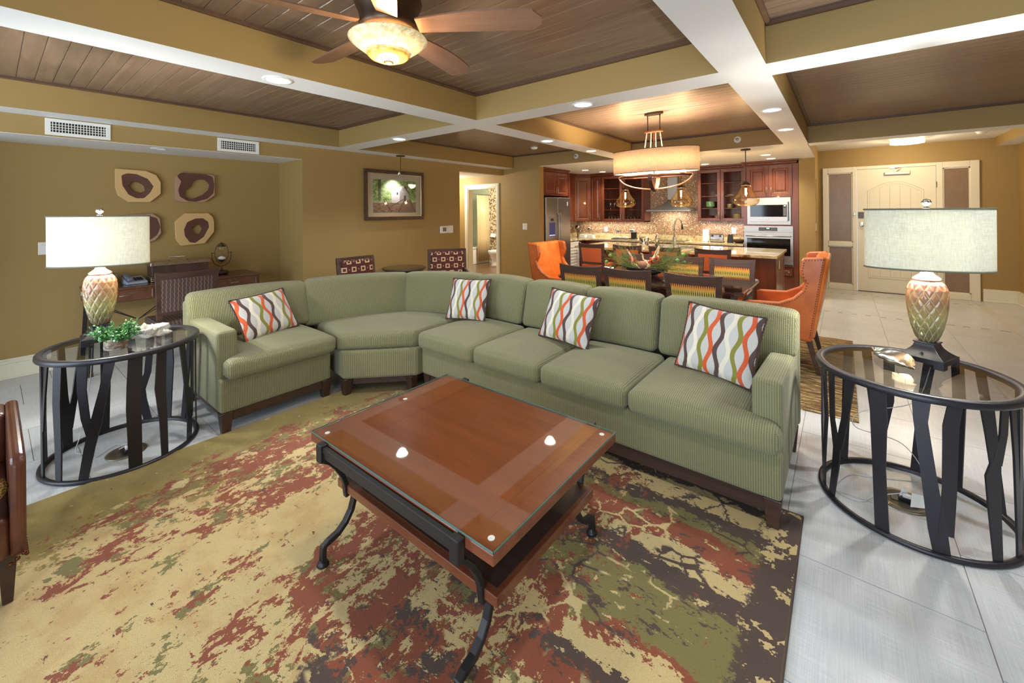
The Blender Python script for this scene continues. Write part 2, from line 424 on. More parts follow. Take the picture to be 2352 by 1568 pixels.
# walls
def wallbox(name,boxes,mat=None,**k):
    for b in boxes: m=MB(); m.box(*b); o=struct(name,m,mat or M['wall'],**k)
    return o
wallbox('wall_alcove',[(XA-.12,XA,-.6,2.47,0,2.7),(XA,XP,2.464,2.60,0,2.7),(XA,XP,-.62,-.5,0,2.7)])
wallbox('wall_left',[(XP-.12,XP,2.60,5.22,0,2.7),(XP-.12,XP,-.6,2.464,ZA,2.7),(XP-.12,XP,5.22,YH,2.225,2.7),(XP-.12,XP,YR,-.5,0,2.7)])
wallbox('ceiling_alcove',[(XA,XP-.12,-.5,2.464,ZA,ZA+.05)],M['white'])
m=MB(); m.box(XP-.121,XP-.0005,-.5,2.464,ZA-.003,ZA+.02); struct('trim_1',m,M['white'])
wallbox('ceiling_corridor',[(-8.1,XP-.12,5.1,YH,2.225,2.28)],M['white'])
wallbox('wall_corridor',[(-8.1,XP-.12,5.10,5.22,0,2.3),(-8.2,-8.1,5.1,YH+.1,0,2.4)])
DX0,DX1,DZ=-6.345,-5.535,1.985      # bathroom doorway
wallbox('wall_hall',[(-8.1,DX0,YH,YH+.13,0,2.7),(DX0,DX1,YH,YH+.13,DZ,2.7),(DX1,-4.47,YH,YH+.15,0,2.7),(-4.47,-.5925,YH,YH+.15,ZB,2.7)])
wallbox('wall_kitchen',[(-5.27,-5.15,YH+.13,YK+.1,0,2.5),(-5.15,-.574,YK,YK+.1,0,2.5)])
wallbox('wall_pillar',[(-.574,-.35,8.5,YD,0,2.7)])
wallbox('wall_entry',[(-.35,-.288,YD,YD+.12,0,2.7),(1.71,XR2+.1,YD,YD+.12,0,2.7),(-.288,1.71,YD,YD+.12,2.252,2.7)])
wallbox('wall_right',[(XR2,XR2+.12,6.88,YD,0,2.7),(XR2,XR+.12,6.76,6.88,0,2.7),(XR,XR+.12,YR,6.76,0,2.7)])
wallbox('wall_rear',[(XA,-4.9,YR-.12,YR,0,2.7),(-4.9,XR,YR-.12,YR,2.3,2.7),(-2.35,-1.2,YR-.12,YR,0,2.3),(1.7,XR,YR-.12,YR,0,2.3)])
# glazed openings behind the camera
for k,(a,b) in enumerate(((-4.9,-2.35),(-1.2,1.7))):
    f=MB(); f.box(a,b,YR-.08,YR-.03,0,.06); f.box(a,b,YR-.08,YR-.03,2.24,2.3)
    for x in (a,(a+b)/2-.03,b-.06): f.box(x,x+.06,YR-.08,YR-.03,.06,2.24)
    w=struct('window_%d'%(k+1),f,M['trimw'])
    for x0,x1 in ((a+.06,(a+b)/2-.03),((a+b)/2+.03,b-.06)):
        g=MB(); g.box(x0,x1,YR-.06,YR-.055,.06,2.24); obj('window_pane',g,M['pane'],w)
# plank ceilings inside the coffers, with brown edge trim
m=MB(); m.box(-6.2,XR+.1,YR-.1,YD+.1,2.62,2.72); ceil_=struct('ceiling',m,M['white'])
X_A0,X_A1,X_B0,X_B1=-2.927,-2.646,-.5925,-.3425
Y_C0,Y_C1=2.808,3.081
coffers=[(-5.07,X_A0,YR,Y_C0),(X_A1,X_B0,YR,Y_C0),(X_B1,2.55,YR,Y_C0+.01),(-5.07,X_A0,Y_C1,YH),(X_A1,X_B0,Y_C1,YH),(X_B1,2.55,Y_C1+.003,6.60)]
pw=.0955
for ci,(x0,x1,y0,y1) in enumerate(coffers):
    L=x1-x0; me=None; y=y1-pw
    while y>y0-pw*.9:
        if me is None:
            mm=MB(); c=.004; h=pw/2-.0008
            mm.add([(-L/2,-h,.018),(L/2,-h,.018),(L/2,-h,.003),(-L/2,-h,.003),(-L/2,-h+c,0),(L/2,-h+c,0),(-L/2,h-c,0),(L/2,h-c,0),(-L/2,h,.003),(L/2,h,.003),(L/2,h,.018),(-L/2,h,.018)],
                   [(0,3,2,1),(3,4,5,2),(4,6,7,5),(6,8,9,7),(8,11,10,9),(0,1,10,11),(0,11,8,6,4,3),(1,2,5,7,9,10)])
            o=obj('plank',mm,M['plank'],ceil_); me=o.data
        else:
            o=bpy.data.objects.new('plank',me); COL.objects.link(o); o.parent=ceil_
        yc=y+pw/2
        o.location=((x0+x1)/2,max(yc,y0+pw/2-.02),ZC); y-=pw
    t=MB(); w=.028; zt=ZC-.022
    t.box(x0,x1,y1-w,y1,zt,ZC+.01); t.box(x0,x0+w,y0,y1-w,zt,ZC+.01); t.box(x1-w,x1,y0,y1-w,zt,ZC+.01)
    struct('trim_%d'%(ci+2),t,M['plank_trim'],bevel=.006,seg=1)
def beam(x0,x1,y0,y1,name='ceiling_beam'):
    m=MB(); m.box(x0,x1,y0,y1,ZB,2.63); 
    m.mi[0]=1; o=struct(name,m,[M['wall'],M['white']]); return o
beam(XP,-5.07,YR,YH); beam(X_A0,X_A1,YR,YH); beam(X_B0,X_B1,YR,6.60)
beam(-5.07,X_A0,Y_C0,Y_C1); beam(X_A1,X_B0,Y_C0,Y_C1); beam(X_B1,2.55,Y_C0+.01,Y_C1+.003); beam(X_B1,2.55,6.60,6.88); beam(2.55,XR,YR,6.76)
m=MB(); m.box(-4.47,X_B0,YH+.0,YH+.15,ZB-.002,ZB+.001); struct('trim_8',m,M['white'])
m=MB(); m.box(-5.15,-.35,YH+.15,8.499,ZB,2.62); m.mi[5]=1; m.box(-5.15,-.576,8.499,YK,ZB,2.62); struct('ceiling_kitchen',m,[M['white'],M['wall']])
m=MB(); m.box(X_B1-.01,XR2,6.88,YD,2.585,2.62); struct('ceiling_entry',m,M['white'])
m=MB(); m.box(1.873,XR2,6.88,YD,2.452,2.62); m.mi[0]=1; struct('ceiling_soffit',m,[M['wall'],M['white']])
# baseboards
def base_run(name,segs,h=.183):
    m=MB()
    for (x0,y0,x1,y1,nx,ny) in segs:   # wall line and the direction out of the wall
        t=.018
        def bx(t,z0,z1): m.box(min(x0,x1,x0+nx*t,x1+nx*t),max(x0,x1,x0+nx*t,x1+nx*t),min(y0,y1,y0+ny*t,y1+ny*t),max(y0,y1,y0+ny*t,y1+ny*t),z0,z1)
        bx(.018,0,h-.045); bx(.013,h-.045,h-.018); bx(.008,h-.018,h); bx(.028,0,.02)
    return struct(name,m,M['trimw'],bevel=.003,seg=1)
base_run('baseboard_alcove',[(XA,-.5,XA,2.464,1,0),(XA+.02,2.464,XP,2.464,0,-1)])
base_run('baseboard_left',[(XP,2.62,XP,5.2,1,0)])
base_run('baseboard_hall',[(-5.42,YH,-4.47,YH,0,-1)],.15)
base_run('baseboard_entry',[(1.74,YD,XR2,YD,0,-1),(XR2,6.9,XR2,YD-.03,-1,0)],.2)
base_run('baseboard_pillar',[(-.60,8.5,-.35,8.5,0,-1),(-.35,8.5,-.35,YD,1,0)])
base_run('baseboard_right',[(XR,YR,XR,6.7,-1,0)])
# ---- bathroom door casing and the room behind
def casing(name,x0,x1,zt,y,w=.085,inner=.13):
    m=MB(); m.box(x0-w,x0,y-.02,y,0,zt+w); m.box(x1,x1+w,y-.02,y,0,zt+w); m.box(x0,x1,y-.02,y,zt,zt+w)
    m.box(x0-w+.02,x0-.02,y-.028,y-.02,0,zt+w-.02); m.box(x1+.02,x1+w-.02,y-.028,y-.02,0,zt+w-.02); m.box(x0-.02,x1+.02,y-.028,y-.02,zt+.02,zt+w-.02)
    m.box(x0,x0+.015,y,y+inner,0,zt); m.box(x1-.015,x1,y,y+inner,0,zt); m.box(x0,x1,y,y+inner,zt-.015,zt)
    return struct(name,m,M['trimw'],bevel=.003,seg=1)
casing('door_1',DX0,DX1,DZ-.0,YH)
def mosaic(name,cols,sc,rough=.15,wavy=False):
    t=NT(name); o=t.coord('Object'); s=t.sep(o)
    br=t.n('ShaderNodeTexVoronoi',distance='CHEBYCHEV'); cmb=t.n('ShaderNodeCombineXYZ'); t.l(t.math('ADD',s[0],s[1]),cmb.inputs[0]); t.l(s[2],cmb.inputs[1])
    t.l(cmb.outputs[0],br.inputs['Vector']); br.inputs['Scale'].default_value=sc; br.inputs['Randomness'].default_value=0.0
    sx=t.sep(br.outputs['Color'])[0]; c=t.ramp(sx,cols,'CONSTANT')
    e=t.smooth(br.outputs['Distance'],.40,.47); c2=t.mix(e,c,srgb(170,150,120))
    t.set(col=c2,rough=rough); t.bump(t.math('SUBTRACT',1.0,e),.3,.003); return t.m
M['mosaic']=mosaic('kitchen_mosaic',[(0,srgb(150,112,88)),(.2,srgb(176,140,110)),(.4,srgb(128,94,70)),(.58,srgb(190,160,128)),(.74,srgb(158,124,92)),(.88,srgb(240,230,208)),(.93,srgb(140,108,84))],62)
M['mosaic_bath']=mosaic('bath_mosaic',[(0,srgb(214,196,160)),(.25,srgb(230,216,186)),(.5,srgb(110,84,54)),(.68,srgb(190,164,120)),(.85,srgb(140,110,72))],26)
M['bathtile']=plain('pale_green_bath_tile',srgb(176,184,156),.25)
M['bathfloor']=wood('bath_plank_tile',srgb(84,62,44),srgb(120,94,70),rough=.25)
m=MB(); m.box(-9.1,-5.27,YH+.13,9.25,-.004,.0); struct('floor_bathroom',m,M['bathfloor'])
wallbox('wall_bathroom',[(-9.08,-8.98,YH+.13,9.15,0,2.5),(-9.08,-8.15,9.15,9.25,0,2.5)],M['bathtile'])
wallbox('wall_bathroom_mosaic',[(-8.15,-5.27,9.15,9.25,0,2.5)],M['mosaic_bath'])
wallbox('wall_bathroom_side',[(-5.40,-5.27,YH+.15,9.15,0,2.5)],M['wall'])
wallbox('ceiling_bathroom',[(-8.98,-5.27,YH+.13,9.15,2.4,2.45)],M['white'])
light('POINT',(-6.8,8.0,2.2),62,(1,.93,.8),.15,name='bathroom_lamp')
light('POINT',(-6.6,5.85,2.1),22,(1,.9,.75),.1,name='corridor_lamp')
# ================================================================== LIVING ROOM
# ---- rugs
def rug_mat():
    t=NT('abstract_rug'); o=t.coord('Object'); s=t.sep(o); X,Y=s[0],s[1]     # origin = rug centre; x right, y far
    cream=srgb(214,188,128); gold=srgb(156,134,64); olive=srgb(128,118,62); rust=srgb(144,70,38); brown=srgb(80,60,50)
    def ns(scale,detail,rough,st=(1,1,1),rot=0,off=0,dist=0):
        mp=t.n('ShaderNodeMapping'); t.l(o,mp.inputs[0]); mp.inputs[1].default_value=(off,off*.7,off*1.3); mp.inputs[2].default_value=(0,0,math.radians(rot)); mp.inputs[3].default_value=st
        return t.math('SUBTRACT',t.noise(mp.outputs[0],scale,detail,rough,dist),.5)
    A=lambda a,b:t.math('ADD',a,b)
    Mu=lambda a,b:t.math('MULTIPLY',a,b)
    def box1(v,c,w,soft): return t.smooth(t.math('ABSOLUTE',t.math('SUBTRACT',v,c)),w+soft,w)
    jag=ns(34,4,.8); big=ns(3.2,7,.72,off=3); big2=ns(2.4,7,.74,(1,1.8,1),20,9)
    Xw=A(X,A(Mu(big,.9),Mu(jag,.10))); Yw=A(Y,A(Mu(big2,.42),Mu(jag,.10)))
    c=t.mix(t.smooth(ns(5,4,.7,off=2),-.05,.12),cream,srgb(204,172,112))
    gm=t.mix(t.smooth(ns(3,6,.75,off=14),-.1,.1),gold,srgb(140,120,54))
    c=t.mix(t.smooth(Xw,-1.00,-1.03),c,gm)
    # right field: bands running along x
    rmask=t.smooth(A(Xw,Mu(big2,.7)),.30,.36)
    bands=t.ramp(t.math('MULTIPLY_ADD',Yw,.5,0.0),[(0,brown),(.05,cream),(.09,rust),(.12,brown),(.16,cream),(.215,rust),(.24,olive),(.385,brown),(.44,cream),(.50,rust),(.565,olive),(.60,brown),(.645,cream),(.72,brown)],'CONSTANT')
    c=t.mix(rmask,c,bands)
    # flecks
    belt=t.math('MAXIMUM',Mu(box1(X,-.90,.22,.42),t.smooth(Y,-1.3,-.5)),Mu(box1(X,.42,.35,.55),.95)); belt=t.math('MAXIMUM',belt,Mu(Mu(box1(X,-.22,.06,.22),box1(Y,-.45,.25,.4)),.8))
    belt=A(belt,Mu(box1(Y,.25,.25,.6),.15))
    def fleck(c,col,scale,rot,off,thr,bias=None,st=(1,2.1,1)):
        n=A(ns(scale,6,.72,st,rot,off,.25),Mu(jag,.22))
        if bias is not None: n=A(n,bias)
        return t.mix(t.smooth(n,thr,thr+.008),c,col)
    bb=Mu(t.math('SUBTRACT',belt,1.0),.25)
    VS=(1.55,1,1); c=fleck(c,olive,4.2,12,21,.050,bb,VS); c=fleck(c,rust,4.6,8,31,.020,bb,VS); c=fleck(c,rust,9,10,37,.075,bb,VS); c=fleck(c,cream,7,8,41,.085,bb,VS); c=fleck(c,rust,13,12,47,.17,Mu(t.smooth(X,-1.2,-.8),.02),VS)
    c=fleck(c,rust,7,-20,51,.17,None); c=fleck(c,olive,6.5,-35,61,.175,None)
    bias=A(Mu(t.smooth(X,-.8,1.4),.09),Mu(box1(X,.1,.4,.5),.02))
    c=fleck(c,brown,4.8,25,71,.20,bias); c=fleck(c,brown,9,-25,81,.20,bias); c=fleck(c,cream,10,-30,91,.165,Mu(rmask,.05)); 
    # thin twig lines on the right side
    mp=t.n('ShaderNodeMapping'); t.l(o,mp.inputs[0]); mp.inputs[2].default_value=(0,0,.6); wv=t.n('ShaderNodeVectorMath',operation='ADD'); cc=t.n('ShaderNodeCombineXYZ'); t.l(Mu(jag,.05),cc.inputs[0]); t.l(Mu(jag,.05),cc.inputs[1]); t.l(mp.outputs[0],wv.inputs[0]); t.l(cc.outputs[0],wv.inputs[1])
    vo=t.n('ShaderNodeTexVoronoi',feature='DISTANCE_TO_EDGE'); t.l(wv.outputs[0],vo.inputs['Vector']); vo.inputs['Scale'].default_value=7.5
    tw=Mu(Mu(t.smooth(vo.outputs['Distance'],.045,.03),rmask),t.smooth(ns(4,2,.5,off=99),-.01,.03))
    c=t.mix(tw,c,t.mix(t.smooth(ns(3,2,.5,off=77),-.02,.02),cream,brown))
    c=t.mix(t.smooth(A(X,Mu(jag,.2)),1.42,1.45),c,t.mix(t.smooth(ns(9,4,.7,off=5),.07,.08),brown,cream))
    pile=t.noise(o,420,2,.7); c=t.mix(t.math('MULTIPLY',t.smooth(pile,.62,.35),.28),c,(.09,.07,.04,1))
    t.set(col=c,rough=.95,sheen=.1); t.bump(pile,.6,.006); return t.m
M['rug']=rug_mat(); M['rug_edge']=plain('rug_binding',srgb(84,68,54),.9)
m=MB(); m.rbox((3.135)/2,1.55,.005,.004,n=2); r=single('area_rug',m,M['rug'],'large abstract rug in gold, cream, rust and brown under the coffee table','rug'); r.location=((-3.296-.161)/2,2.442-1.55,.0)
r.location.z=.0
e=MB(); hx,hy=3.135/2,1.55
e.tube([(hx,-hy,.006),(hx,hy,.006),(-hx,hy,.006)],.007,6); b_=obj('binding',e,M['rug_edge'],r,local=True); b_.location=(0,0,-.0)
def rug2():
    t=NT('dining_rug_streaks'); o=t.coord('Object'); n=t.noise(t.coord('Object',scale=(1,9,1)),5,5,.7,.4)
    c=t.ramp(n,[(.3,srgb(74,52,38)),(.45,srgb(116,90,50)),(.55,srgb(196,172,118)),(.62,srgb(122,104,56)),(.72,srgb(84,58,42))],'CONSTANT'); n2=t.noise(o,400,2)
    t.set(col=c,rough=.95); t.bump(n2,.5,.005); return t.m
m=MB(); m.rbox((.08+3.75)/2,(6.02-3.76)/2,.005,.004,n=2); r=single('dining_rug',m,rug2(),'streaked brown and gold rug under the dining table','rug'); r.location=((.08-3.75)/2,(6.02+3.76)/2,0)
ZR=.010
# ---- sectional sofa, three units
def cushion(name,parent,quad,z0,z1,r=.035,puff=.02,fn=None,n=10,uv='x',side=.006):
    """quad: front-left, front-right, back-right, back-left in room xy; or fn(u,v)->xy"""
    A,B,C,D=[Vector(q) for q in quad]
    hx=((B-A).length+(C-D).length)/4; hy=((D-A).length+(C-B).length)/4; hz=(z1-z0)/2
    def f(u,v,zz,p):
        s_,t_=(u+1)/2,(v+1)/2
        if fn: q=fn(s_,t_)
        else: q=(A*(1-s_)+B*s_)*(1-t_)+(D*(1-s_)+C*s_)*t_
        return (q[0],q[1],z0+hz+zz)
    m=MB(); m.rbox(hx,hy,hz,r,f,n=n,puff=(puff,side)); return obj(name,m,M['sofa'],parent,uv=uv)
def upright(name,parent,a,b,th,z0,z1,lean=.05,puff=.03,r=.045,uv='x',out=1,low=None):
    """back cushion standing on the line a->b (its rear face at the top), thickness th toward the room (right of a->b if out=1)"""
    a,b=Vector(a),Vector(b); d=(b-a); L=d.length; d.normalize(); nrm=Vector((d.y,-d.x))*out; H=z1-z0
    m=MB()
    def f(u,v,zz,p):     # u along, v: -1 rear .. 1 front, zz height
        t=(zz+H/2)/H; base=a+d*(L*(u+1)/2)
        crown=.018*(1-u*u)*max(0,t-.5)*2
        front=(v+1)/2*(th*(1.06-.30*t))+puff*(1-u*u)*(1-(2*t-1)**2)*(1 if v>0 else .15)*abs(v)
        q=base+nrm*(front+lean*(1-t)); zl=low(q.x) if low else 0; return (q.x,q.y,z0+zz+H/2+crown+zl*(1-t))
    m.rbox(L/2,th/2,H/2,r,f,n=9); return obj(name,m,M['sofa'],parent,uv=uv)
def sofa_leg(parent,x,y,z=.143,s=.075,b=.05,zb=0,off=(0,0)):
    m=MB(); m.taper((x,y),zb,z,(b,b),(s,s),off=off); return obj('leg',m,M['leg_wood'],parent,bevel=.003,seg=1)
def block(name,parent,poly,z0,z1,bevel=.02,mat=None,uv='x'):
    m=MB(); m.prism(poly,z0,z1,sm=False); return obj(name,m,mat or M['sofa'],parent,bevel=bevel,seg=3,uv=uv)
G='units of the green sectional sofa'
# left unit with arm
A=thing('sofa_unit','green ribbed sofa unit with the left arm, beside the end table with the plant','sofa',(-3.7,1.33,0),group=G)
block('base',A,[(-4.15,.96),(-3.285,.96),(-3.285,1.735),(-4.12,1.735)],.143,.372)
block('base_rail',A,[(-4.10,1.0),(-3.305,1.0),(-3.305,1.70),(-4.08,1.70)],.075,.143,.004,M['leg_wood'])
block('arm',A,[(-4.14,.955),(-3.335,.955),(-3.335,1.085),(-4.14,1.085)],.146,.69,.028)
block('back_panel',A,[(-4.19,.965),(-4.12,.965),(-4.05,1.80),(-4.12,1.80)],.143,.80,.02)
def tcl(s_,t_):     # seat cushion with a tongue in front of the arm
    x=-3.215-.70*t_; k=max(0,min(1,(x+3.36)/.03)); y0=1.092-.107*k*k*(3-2*k); y1=1.755
    return (x,y0*(1-s_)+y1*s_)
cushion('seat_cushion',A,[(-3.215,.985),(-3.215,1.755),(-3.92,1.755),(-3.92,1.09)],.372,.505,.045,.035,fn=tcl,n=22,uv='y')
upright('back_cushion',A,(-4.17,.975),(-4.04,1.85),.24,.50,.865,lean=.03,puff=.03,uv='y')
for x,y,dx,dy in ((-3.325,1.0,.01,-.01),(-3.325,1.70,.01,.01),(-4.11,1.0,-.01,-.01),(-4.09,1.70,-.01,.01)): sofa_leg(A,x,y)
# corner wedge
B=thing('sofa_unit','green ribbed corner wedge sofa unit joining the two straight runs','sofa',(-3.3,2.3,0),group=G)
wb=[(-3.185,1.775),(-2.765,2.195),(-2.795,3.10),(-3.55,2.80),(-4.06,1.93)]
block('base',B,wb,.143,.372)
block('base_rail',B,[(-3.19,1.85),(-2.83,2.21),(-2.86,3.0),(-3.48,2.72),(-3.92,1.96)],.08,.143,.004,M['leg_wood'])
def wedge(s_,t_):
    a=Vector((-3.235,1.765)); b=Vector((-2.80,2.21)); fr=a*(1-s_)+b*s_+Vector((.012,-.012))*(4*s_*(1-s_))*1
    d=Vector((-3.93,1.90)); c=Vector((-2.81,2.90)); mm=Vector((-3.58,2.84)); bk=d*(1-s_)**2+mm*2*s_*(1-s_)+c*s_*s_
    return fr*(1-t_)+bk*t_
cushion('seat_cushion',B,[(-3.235,1.765),(-2.80,2.21),(-2.81,2.90),(-3.93,1.90)],.372,.51,.04,.03,fn=wedge,n=14)
upright('back_cushion',B,(-4.03,1.86),(-3.60,2.735),.23,.47,.875,lean=.02,puff=.03,uv='y')
upright('back_cushion',B,(-3.585,2.76),(-2.84,3.13),.23,.47,.875,lean=.02,puff=.03)
block('back_panel',B,[(-4.11,1.85),(-4.05,1.83),(-3.61,2.73),(-2.80,3.12),(-2.80,3.185),(-3.65,2.80)],.143,.82,.02)
for x,y,zb in ((-3.20,1.815,ZR),(-2.825,2.19,ZR),(-2.85,3.03,0),(-3.95,1.98,0)): sofa_leg(B,x,y,zb=zb)
# long unit
C=thing('sofa_unit','long green ribbed sofa unit with four seat cushions and the right arm','sofa',(-1.5,2.7,0),group=G)
block('base',C,[(-2.77,2.245),(-.225,2.245),(-.225,3.15),(-2.77,3.15)],.150,.372)
block('base_rail',C,[(-2.74,2.265),(-.25,2.265),(-.25,3.11),(-2.74,3.11)],.075,.150,.004,M['leg_wood'])
m=MB(); m.add([(-.352,2.285,.153),(-.222,2.285,.153),(-.222,3.13,.153),(-.352,3.13,.153),(-.352,2.285,.69),(-.222,2.285,.69),(-.222,3.13,.64),(-.352,3.13,.64)],[(3,2,1,0),(4,5,6,7),(0,1,5,4),(1,2,6,5),(2,3,7,6),(3,0,4,7)]); obj('arm',m,M['sofa'],C,bevel=.028,seg=3,uv='x')
block('back_panel',C,[(-2.77,3.12),(-.215,3.12),(-.215,3.19),(-2.77,3.19)],.150,.80,.02)
xs=[-2.775,-2.145,-1.547,-.953]
for i in range(3): cushion('seat_cushion',C,[(xs[i]+.004,2.195),(xs[i+1]-.004,2.195),(xs[i+1]-.004,2.90),(xs[i]+.004,2.90)],.372,.505,.042,.038,n=12)
def tcr(s_,t_):
    y=2.19+.71*t_; k=max(0,min(1,(2.315-y)/.03)); x1=-.358+.135*k*k*(3-2*k); return (-.949*(1-s_)+x1*s_,y)
cushion('seat_cushion',C,[(-.949,2.19),(-.223,2.19),(-.36,2.90),(-.949,2.90)],.372,.505,.045,.04,fn=tcr,n=22)
bx=[-2.80,-2.205,-1.61,-1.02,-.205]
for i in range(4): upright('back_cushion',C,(bx[i]+.004,3.135),(bx[i+1]-.004,3.135),.235,.50,.875,lean=.02,puff=.035,low=None if i<3 else (lambda x:.135*max(0,min(1,(x+.40)/.04))))
for x,y,zb in ((-.265,2.29,ZR),(-2.72,2.29,ZR),(-.26,3.10,0),(-2.70,3.10,0),(-1.5,3.05,0)): sofa_leg(C,x,y,.150,zb=zb)
# ---- throw pillows
def pillow_mat():
    t=NT('wavy_ribbon_fabric'); uv=t.sep(t.coord('UV')); u,v=uv[0],uv[1]   # u,v in -1..1
    c=srgb(188,185,178)
    cols=[srgb(196,84,40),srgb(78,54,48),srgb(222,212,190),srgb(126,124,42),srgb(200,84,36),srgb(80,56,50),srgb(216,206,184),srgb(128,124,44),srgb(196,82,38),srgb(76,54,48)]
    si=t.math('SINE',t.math('MULTIPLY',v,PI*2.05)); fz=t.noise(t.coord('UV'),60,2)
    vv=t.math('MULTIPLY',t.math('SUBTRACT',fz,.5),.012)
    for k,cc in enumerate(cols):
        x=-.94+k*.212; a=.056*(1 if k%2 else -1)
        d=t.math('ABSOLUTE',t.math('ADD',t.math('SUBTRACT',t.math('SUBTRACT',u,x),t.math('MULTIPLY',si,a)),vv))
        c=t.mix(t.smooth(d,.060,.052),c,cc)
    n=t.noise(t.coord('Object'),300,2); t.set(col=c,rough=.8,sheen=.2); t.bump(n,.2,.002); return t.m
M['pillow']=pillow_mat(); M['cord']=plain('brown_twisted_cord',srgb(62,42,34),.8)
M['ribbon_back']=plain('pillow_back',srgb(196,190,178),.85)
def pillow(label,loc,yaw,tilt,roll,w=.44,h=.40,th=.13):
    T=thing('throw_pillow',label,'pillow',loc,0,'wavy ribbon pillows on the sofa',world=False)
    Mx=rz(yaw)@Matrix.Rotation(tilt,4,'X')@Matrix.Rotation(roll,4,'Y')
    n=18; v=[];f=[];uvs=[]
    def P(i,j,s):
        u,w_=-1+2*i/n,-1+2*j/n; e=(1-abs(u)**2.4)*(1-abs(w_)**2.4); z=s*th/2*max(0,e)**.5
        pinch=1-.07*(1-abs(w_)**2)*0; x=u*w/2*(1-.06*(1-w_*w_)*abs(u)**3); y=w_*h/2*(1-.06*(1-u*u)*abs(w_)**3)
        wr=.004*math.sin(9*u+4*w_)*e
        return Mx@Vector((x,-z+wr,y))
    m=MB()
    for s in (1,-1):
        k=len(m.v); 
        for j in range(n+1):
            for i in range(n+1): m.v.append(tuple(P(i,j,s)))
        for j in range(n):
            for i in range(n):
                q=(k+j*(n+1)+i,k+j*(n+1)+i+1,k+(j+1)*(n+1)+i+1,k+(j+1)*(n+1)+i); m.f.append(q if s>0 else q[::-1]); m.mi.append(0 if s>0 else 1); m.sm.append(True)
    zmin=min(p[2] for p in m.v); m.v=[(a,b,c-zmin) for a,b,c in m.v]
    o=obj('cover',m,[M['pillow'],M['ribbon_back']],T,local=True)
    L=o.data.uv_layers.new(name='UVMap')
    for p in o.data.polygons:
        for li in p.loop_indices:
            vi=o.data.loops[li].vertex_index%((n+1)**2); L.data[li].uv=(-1+2*(vi%(n+1))/n,-1+2*(vi//(n+1))/n)
    pts=[]
    for i in range(n): pts.append(P(i,0,1))
    for j in range(n): pts.append(P(n,j,1))
    for i in range(n,0,-1): pts.append(P(i,n,1))
    for j in range(n,0,-1): pts.append(P(0,j,1))
    c=MB(); rs=[.0058+.0014*math.sin(i*2.6) for i in range(len(pts)*3)]
    dense=[]
    for i in range(len(pts)):
        a,b=pts[i],pts[(i+1)%len(pts)]
        for q in range(3): dense.append(a.lerp(b,q/3)-Vector((0,0,zmin)))
    c.tube(dense,rs,6,closed=True); obj('piping',c,M['cord'],T,local=True); return T
pillow('ribbon pillow leaning on the left arm of the sofa','x' and (-3.70,1.40,.512),math.radians(104),-.52,-.05,.47,.36)
pillow('ribbon pillow in the corner, on the seat next to the wedge',(-2.68,2.72,.522),.24,-.42,-.03,.40,.38)
pillow('ribbon pillow on the middle of the long sofa run',(-1.60,2.68,.522),-.06,-.42,.06,.44,.38)
pillow('ribbon pillow against the right arm of the sofa, the largest of the four',(-.575,2.66,.522),-.20,-.38,.05,.45,.40)
# ---- coffee table
T=thing('coffee_table','square cherry coffee table with glass top on curved dark iron legs','table',(-1.325,1.29,ZR))
tx0,tx1,ty0,ty1=-1.864,-.785,.887,1.703
m=MB(); m.box(tx0,tx1,ty0,ty1,.484,.521); obj('tabletop',m,M['table_edge'],T,bevel=.004)
m=MB(); bw=.10                                   # veneer field and mitred border, a hair proud of the slab
m.add([(tx0+.01,ty0+.01,.5213),(tx1-.01,ty0+.01,.5213),(tx1-.01,ty1-.01,.5213),(tx0+.01,ty1-.01,.5213),(tx0+bw,ty0+bw,.5213),(tx1-bw,ty0+bw,.5213),(tx1-bw,ty1-bw,.5213),(tx0+bw,ty1-bw,.5213)],[(0,1,5,4),(1,2,6,5),(2,3,7,6),(3,0,4,7)]); obj('veneer_border',m,M['table_wood_light'],T)
m=MB(); m.box(tx0+bw+.001,tx1-bw-.001,ty0+bw+.001,ty1-bw-.001,.5205,.5214); obj('veneer_panel',m,M['table_wood'],T)
m=MB(); m.box(tx0+.002,tx1-.002,ty0+.002,ty1-.002,.5225,.5285); obj('glass_top',m,M['topglass'],T)
m=MB(); e=.0015
for a in ((tx0,tx1,ty0,ty0+e),(tx0,tx1,ty1-e,ty1),(tx0,tx0+e,ty0,ty1),(tx1-e,tx1,ty0,ty1)): m.box(*a,.5228,.5282)
obj('glass_edge',m,M['glass_edge'],T)
m=MB()
for x,y in ((-1.80,1.35),(-.83,.93),(-.83,1.66),(-1.80,.93)): m.cyl((x,y,.5214),.011,.0012,14)
obj('glass_bumper',m,M['plastic'],T)
m=MB(); m.box(-1.80,-.85,.975,1.615,.262,.298); obj('shelf',m,M['table_edge'],T,bevel=.003)
m=MB(); m.box(-1.78,-.87,1.00,1.59,.298,.300); obj('shelf_shade_panel',m,M['leg_wood'],T)  # darker wood sheet, the deep shade under the tabletop put into its colour
prof=[(.0,.522),(.0,.45),(.025,.435),(.055,.40),(.085,.350),(.10,.305),(.105,.262),(.108,.245)]
prof2=[(.145,.262),(.142,.22),(.128,.175),(.10,.135),(.065,.108),(.02,.096),(.0,.088),(-.003,.055),(-.003,.022)]
